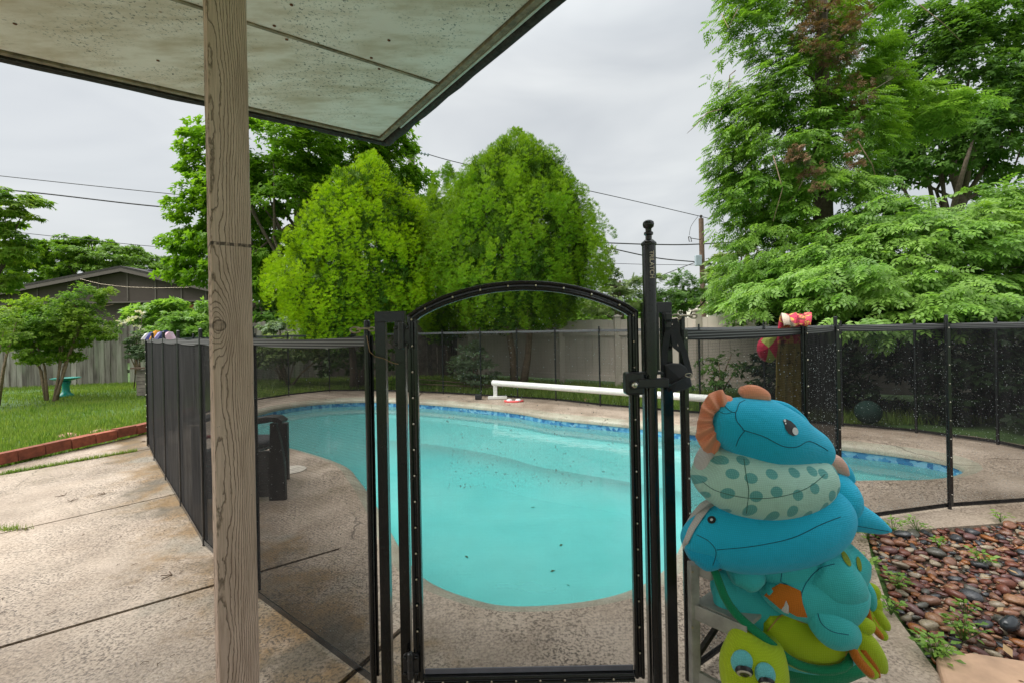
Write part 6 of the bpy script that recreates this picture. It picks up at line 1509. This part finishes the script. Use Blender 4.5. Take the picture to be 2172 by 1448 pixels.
Cd, Rd = clumps([E(1745, 80, YV - .55, 60, 95), E(1770, 20, YV - .3, 55, 60), E(1800, 170, YV - .5, 32, 60), E(1830, 215, YV - .5, 22, 50), E(1720, 390, YV - .9, 16, 30), E(1690, 330, YV - .95, 12, 20), E(1810, 320, YV - .8, 14, 50), E(1700, 30, YV - .3, 40, 40)], 9, .06, .14)
leaf_crown('dead_foliage', Cd, Rd, 26, .07, T_spray, G_dead, vt, np.array(at(1760, 150, YV)), 1.2, .3)
Cd, Rd = clumps([E(1770, 120, YV - .6, 36, 60), E(1880, 190, YV - .3, 24, 40), E(1700, 350, YV - .9, 18, 50)], 7, .06, .13)
leaf_crown('withered_foliage', Cd, Rd, 24, .07, T_spray, G_wit, vt, np.array(at(1760, 150, YV)), 1.2, .1)
tp = at(1745, -120, YV); g = G(); bs = Vector((wpx(1735, YV + .1), YV + .1, -.05)); g.tube([bs, bs + (tp - bs) * .3 + Vector((.05, 0, 0)), bs + (tp - bs) * .6, tp], [.20, .16, .12, .05], 12)
for k in range(70):
    f = random.uniform(.18, 1); s_ = bs + (tp - bs) * f; a = random.uniform(0, 6.28); l = random.uniform(.4, 1.2) * (1.2 - f * .5); e_ = s_ + Vector((math.cos(a) * l, math.sin(a) * l, random.uniform(-.1, .6))); g.tube([s_, (s_ + e_) / 2 + Vector((0, 0, .1)), e_], [.025, .014, .005], 5)
g.build('trunk', MT['bark'], vt, smooth='all')
for pl_ in ([(1565, 20), (1545, 60), (1530, 30), (1520, 44)], [(1560, 150), (1548, 160), (1545, 190), (1555, 165)], [(1530, 232), (1500, 240), (1480, 262), (1457, 284)], [(1760, 470), (1745, 540), (1735, 560), (1690, 580)], [(1710, 330), (1705, 380), (1690, 410), (1660, 440)], [(2150, 500), (2110, 600), (2120, 650)], [(1640, 330), (1660, 400), (1640, 470)], [(1820, 300), (1850, 350), (1870, 420)], [(1950, 10), (2000, 50), (2040, 90)]):
    g = G(); g.tube([at(a, b, YV - .9 + .1 * i) for i, (a, b) in enumerate(pl_)], [.008, .007, .006, .003][:len(pl_)], 5)
    g.build('vine_stem', MT['barkpale'], vt, smooth='all')
# trailing shoots on the left outline
ends = [(1530, 150, 30), (1520, 60, 24), (1548, 210, 26), (1512, 240, 18), (1500, 250, 12), (1535, 110, 22), (1505, 335, 14), (1560, 20, 26), (1525, 400, 26), (1530, 500, 20), (1535, 560, 26)]
C = np.array([at(a + rng.uniform(-r_, r_), b + rng.uniform(-r_, r_), YV - .1)[:] for a, b, r_ in ends for _ in range(9)]); leaf_crown('trailing_shoots', C, np.full(len(C), .06), 2, .15, T_pin, G_vine, vt, np.array(at(1720, 300, YV)), .6, .6, 1.0, .3)
# --- wisteria bush over the right fence
wb_ = thing('wisteria_bush', 'large arching bright green compound-leaved bush spilling over the right mesh fence', 'bush', (wpx(1950, 6.6), 6.6, 0))
YW = 6.4
ew = [E(1980, 560, YW, 190, 110, 130), E(2120, 500, YW, 110, 100), E(2170, 620, YW - .2, 130, 90), E(1800, 620, YW, 150, 70), E(1880, 500, YW + .3, 120, 75), E(1650, 640, YW + .2, 90, 45), E(2050, 640, YW - .5, 140, 55), E(1900, 650, YW - .35, 120, 45), E(2230, 480, YW, 110, 100), E(1760, 570, YW + .4, 110, 70), E(1960, 250, YW + 1.4, 60, 70), E(2020, 240, YW + 1.4, 50, 30)]
C, Rr = clumps(ew, 9.5, .09, .2, -.6)
leaf_crown('crown', C, Rr, 15, .18, T_pin, G_bush, wb_, np.array(at(1960, 620, YW + .9)), .5, .45, .7, .3)
limbs(wb_, (wpx(1950, 6.9), 6.9, 0), (wpx(1960, 6.9), 6.9, 1.9), [C[i] for i in rng.integers(0, len(C), 60) if C[i][2] < 2.6], .07, MT['bark'], wig=.1, rl=.02)
C = np.array([at(a + rng.uniform(-18, 18), b + rng.uniform(-14, 14), 5.5)[:] for a, b in [(1790, 690), (1860, 695), (1880, 705), (1940, 700), (2060, 700), (2090, 715), (2120, 725), (2150, 700), (2010, 690), (1820, 688)] for _ in range(4)])
leaf_crown('hanging_leaves', C, np.full(len(C), .07), 3, .2, T_pin, G_bush, wb_, np.array(at(1960, 560, YW)), .5, .8, .8, .3)
# undergrowth behind the right fence, the bush's shade put into its leaf colour
ug = thing('undergrowth', 'undergrowth behind the right mesh fence, shade put into its near-black leaves', 'shrubs', (5.6, 6.4, 0))
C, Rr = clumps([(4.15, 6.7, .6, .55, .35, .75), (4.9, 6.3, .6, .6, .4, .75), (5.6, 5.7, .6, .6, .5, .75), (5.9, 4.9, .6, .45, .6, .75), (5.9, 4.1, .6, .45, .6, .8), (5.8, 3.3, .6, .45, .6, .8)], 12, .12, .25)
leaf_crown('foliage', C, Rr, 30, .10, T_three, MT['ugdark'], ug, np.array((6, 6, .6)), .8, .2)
# --- shrubs
def shrub(name, label, cat, ells, base, mat, per_area, r0, r1, per, size, T, stems, bark='barkpale', rs=.018, group=None, droop=.15, flat=.7):
    rt = thing(name, label, cat, base, group); C, Rr = clumps(ells, per_area, r0, r1, -.7); ctr = np.array([sum(e[i] for e in ells) / len(ells) for i in range(3)])
    leaf_crown('foliage', C, Rr, per, size, T, mat, rt, ctr, flat, droop)
    g = G(); b = Vector(base)
    for k in range(stems):
        a = 6.28 * k / stems; e_ = Vector(C[rng.integers(0, len(C))]); s_ = b + Vector((.05 * math.cos(a), .05 * math.sin(a), 0)); m_ = s_ + (e_ - s_) * .45; m_.x = s_.x + (e_.x - s_.x) * .35
        g.tube([s_, m_, e_], [rs, rs * .75, rs * .3], 6)
    g.build('stems', MT[bark], rt, smooth='all'); return rt
Ys = 9.2
cm_ = thing('crape_myrtle', 'small multi-trunked ornamental tree on the lawn beside the bird bath', 'small tree', gnd(108, 850))
ec = [E(90, 700, Ys, 80, 40), E(60, 695, Ys, 46, 32), E(130, 680, Ys, 50, 42), E(185, 690, Ys, 40, 36), E(100, 725, Ys, 70, 26), E(190, 640, Ys, 22, 22), E(150, 640, Ys, 20, 18), E(215, 712, Ys, 26, 14), E(30, 720, Ys, 34, 18), E(215, 630, Ys, 10, 10), E(75, 650, Ys, 30, 16), E(230, 622, Ys, 8, 12), E(165, 622, Ys, 10, 14), E(195, 618, Ys, 7, 12), E(110, 760, Ys, 50, 14)]
C, Rr = clumps(ec, 26, .07, .15, -.8)
leaf_crown('crown', C, Rr, 42, .046, T_three, G_shr, cm_, np.array(at(120, 690, Ys)), .8, .1)
g = G()
for (a, ex, ey) in [((97, 848), 35, 700), ((97, 848), 55, 715), ((101, 849), 70, 690), ((114, 850), 140, 690), ((119, 849), 128, 660), ((121, 848), 165, 690), ((117, 850), 185, 650)]:
    s_ = gnd(*a); e_ = at(ex, ey, Ys + random.uniform(-.3, .3)); m1 = s_ + (e_ - s_) * .45; m1.x = s_.x + (e_.x - s_.x) * .28; g.tube([s_, m1, s_ + (e_ - s_) * .75, e_], [.026, .019, .011, .004], 7)
    for k in range(5): f = random.uniform(.5, .95); p = m1 + (e_ - m1) * f; g.tube([p, p + Vector((random.gauss(0, .2), random.gauss(0, .15), random.uniform(.05, .3)))], [.008, .003], 5)
g.build('trunk', MT['barkpale'], cm_, smooth='all')
shrub('lawn_shrub', 'bushy green shrub at the left edge of the lawn', 'shrub', [E(-10, 690, 8.2, 45, 48), E(12, 730, 8.2, 36, 34), E(22, 655, 9.6, 20, 16)], tuple(gnd(-10, 860)), G_shr, 20, .07, .12, 20, .05, T_three, 6)
shrub('fence_shrub', 'leafy green shrub growing above the grey picket fence left of the porch post', 'shrub', [E(335, 672, 11.6, 52, 26), E(400, 690, 11.6, 60, 30), E(440, 700, 11.4, 50, 40), E(300, 665, 11.6, 26, 12), E(360, 705, 11.3, 50, 16), E(445, 655, 11.6, 22, 14), E(365, 650, 11.6, 26, 10)], (wpx(380, 11.6), 11.6, 0), G_bush, 16, .1, .18, 24, .11, T_three, 10)
shrub('white_blossom_shrub', 'small dark-stemmed shrub with large white blossoms in front of the picket fence', 'shrub', [E(262, 690, 10.8, 20, 12), E(290, 668, 10.8, 14, 10)], (wpx(285, 10.8), 10.8, 0), G_sil, 10, .05, .09, 5, .07, T_three, 3, 'bark', .012)
bl = bpy.data.objects['white_blossom_shrub']
C = np.array([at(a, b, 10.7)[:] for a, b in [(255, 684), (262, 688), (270, 686), (258, 692), (290, 664), (298, 665), (301, 669), (282, 677), (290, 675), (276, 681), (288, 693), (297, 700)]])
leaf_crown('blossoms', C, np.full(len(C), .035), 9, .075, T_one, MT['bloom'], bl, C.mean(0), .8, -.3)
shrub('planter_plant', 'blue-green bushy plant growing in the timber planter', 'plant', [E(285, 740, 9.5, 13, 26), E(298, 755, 9.5, 10, 22), E(290, 715, 9.5, 7, 14)], (wpx(290, 9.55), 9.55, .45), G_sil, 60, .05, .09, 24, .05, T_three, 5)
shrub('nandina_shrub', 'rounded light green shrub seen through the far mesh beside the gate', 'shrub', [E(1000, 762, 9.6, 36, 26), E(1015, 790, 9.6, 40, 30), E(985, 785, 9.6, 30, 26), E(1005, 742, 9.6, 18, 14)], (wpx(1005, 9.6), 9.6, 0), G_sil, 30, .07, .13, 24, .06, T_twig, 8)
shrub('viburnum_shrub', 'grey-green rounded shrub behind the far mesh left of the hinge post', 'shrub', [E(620, 742, 10.6, 55, 38), E(580, 755, 10.6, 40, 40), E(660, 745, 10.4, 30, 30)], (wpx(610, 10.6), 10.6, 0), G_ol, 16, .1, .18, 24, .08, T_three, 8)
shrub('viburnum_shrub', 'dark low shrub behind the far mesh directly under the left conifer', 'shrub', [E(730, 770, 10.9, 50, 36), E(800, 765, 10.9, 40, 34)], (wpx(760, 10.9), 10.9, 0), G_dk, 12, .1, .18, 22, .08, T_three, 8)
shrub('nandina_shrub', 'small silvery shrub behind the wire hem beneath the cream gable', 'shrub', [E(600, 690, 11.6, 24, 16), E(575, 700, 11.6, 22, 14)], (wpx(595, 11.6), 11.6, 0), G_sil, 24, .06, .12, 22, .08, T_three, 6)
shrub('fence_creeper', 'loose creeper growing up the vinyl fence behind the right mesh fence', 'creeper', [E(1510, 790, 7.6, 26, 40), E(1545, 775, 7.6, 24, 34), E(1500, 820, 7.4, 30, 20), E(1575, 700, 7.4, 24, 18), E(1590, 800, 7.3, 30, 40)], (wpx(1520, 7.6), 7.6, 0), G_dk, 12, .06, .13, 9, .08, T_three, 6)
shrub('low_shrub', 'low leafy plants in the grass at the foot of the vinyl fence', 'shrub', [E(1085, 830, 9.2, 26, 14), E(1120, 826, 9.2, 24, 14), E(850, 815, 10, 30, 14)], (wpx(1100, 9.2), 9.2, 0), G_far, 30, .05, .1, 16, .07, T_three, 6)
far_wood = thing('distant_trees', 'hazy low line of distant trees along the horizon', 'trees', (0, 60, 0)); far_wood['kind'] = 'stuff'
C, Rr = clumps([(x, 70 + 6 * math.sin(x), 1.5, 7, 5, 3.2 + 1.2 * math.sin(x * .7)) for x in range(-170, 175, 9)], .12, 1.2, 2.2, -.3)
leaf_crown('tree_line', C, Rr, 45, .9, T_three, G_far, far_wood, np.array((0, 80, 0)), .7, .2).__setitem__('kind', 'stuff')
# --- weeds in the pebble bed
wl = ['weed with paired leaves at the top left corner of the pebbles, nearest the dolphin flipper', 'two-sprigged weed at the top edge of the pebbles, right of the flipper', 'small weed at the far top edge of the pebbles near the right frame', 'weed between pebbles below the dolphin flipper', 'tiny weed left of centre in the pebbles', 'leafy weed at the left edge beside the toy frog foot', 'small sprig among brown pebbles in the middle of the bed', 'thin sprig right of the middle of the pebble bed', 'weed beside the concrete strip halfway down the bed', 'broad leafy weed in the lower part of the pebble bed', 'largest leafy weed at the lower left edge of the bed, by the flagstone', 'thin grass sprout near the dark round stone']
for (px, py, sz, nl_), lab in zip([(1893, 1122, .05, 9), (1945, 1122, .055, 12), (2122, 1103, .04, 8), (1842, 1142, .045, 10), (1990, 1157, .03, 7), (1840, 1206, .05, 12), (2080, 1193, .045, 11), (1905, 1245, .045, 12), (1890, 1298, .045, 12), (2045, 1352, .06, 18), (1985, 1395, .06, 26), (2050, 1300, .03, 6)], wl):
    p = gnd(px, py, .01); rt = thing('weed', lab, 'weed', p, 'weeds growing between the pebbles'); mm = nl_ * 3; aa = rng.uniform(0, 6.28, mm); rr_ = rng.uniform(.1, 1, mm) * sz
    P = np.stack([p.x + np.cos(aa) * rr_, p.y + np.sin(aa) * rr_, .03 + rng.uniform(0, sz * .9, mm)], 1); D = np.stack([np.cos(aa), np.sin(aa), rng.uniform(-.1, .5, mm)], 1)
    put('leaves', P, D, np.repeat(UP, mm, 0) + rng.normal(0, .3, (mm, 3)), rng.uniform(.018, .034, mm), T_one, G_bush, rt)
    g = G()
    for k in range(0, mm, 2): g.tube([p + Vector((0, 0, -.01)), tuple(P[k])], .0010, 4)
    g.build('stems', G_bush, rt)
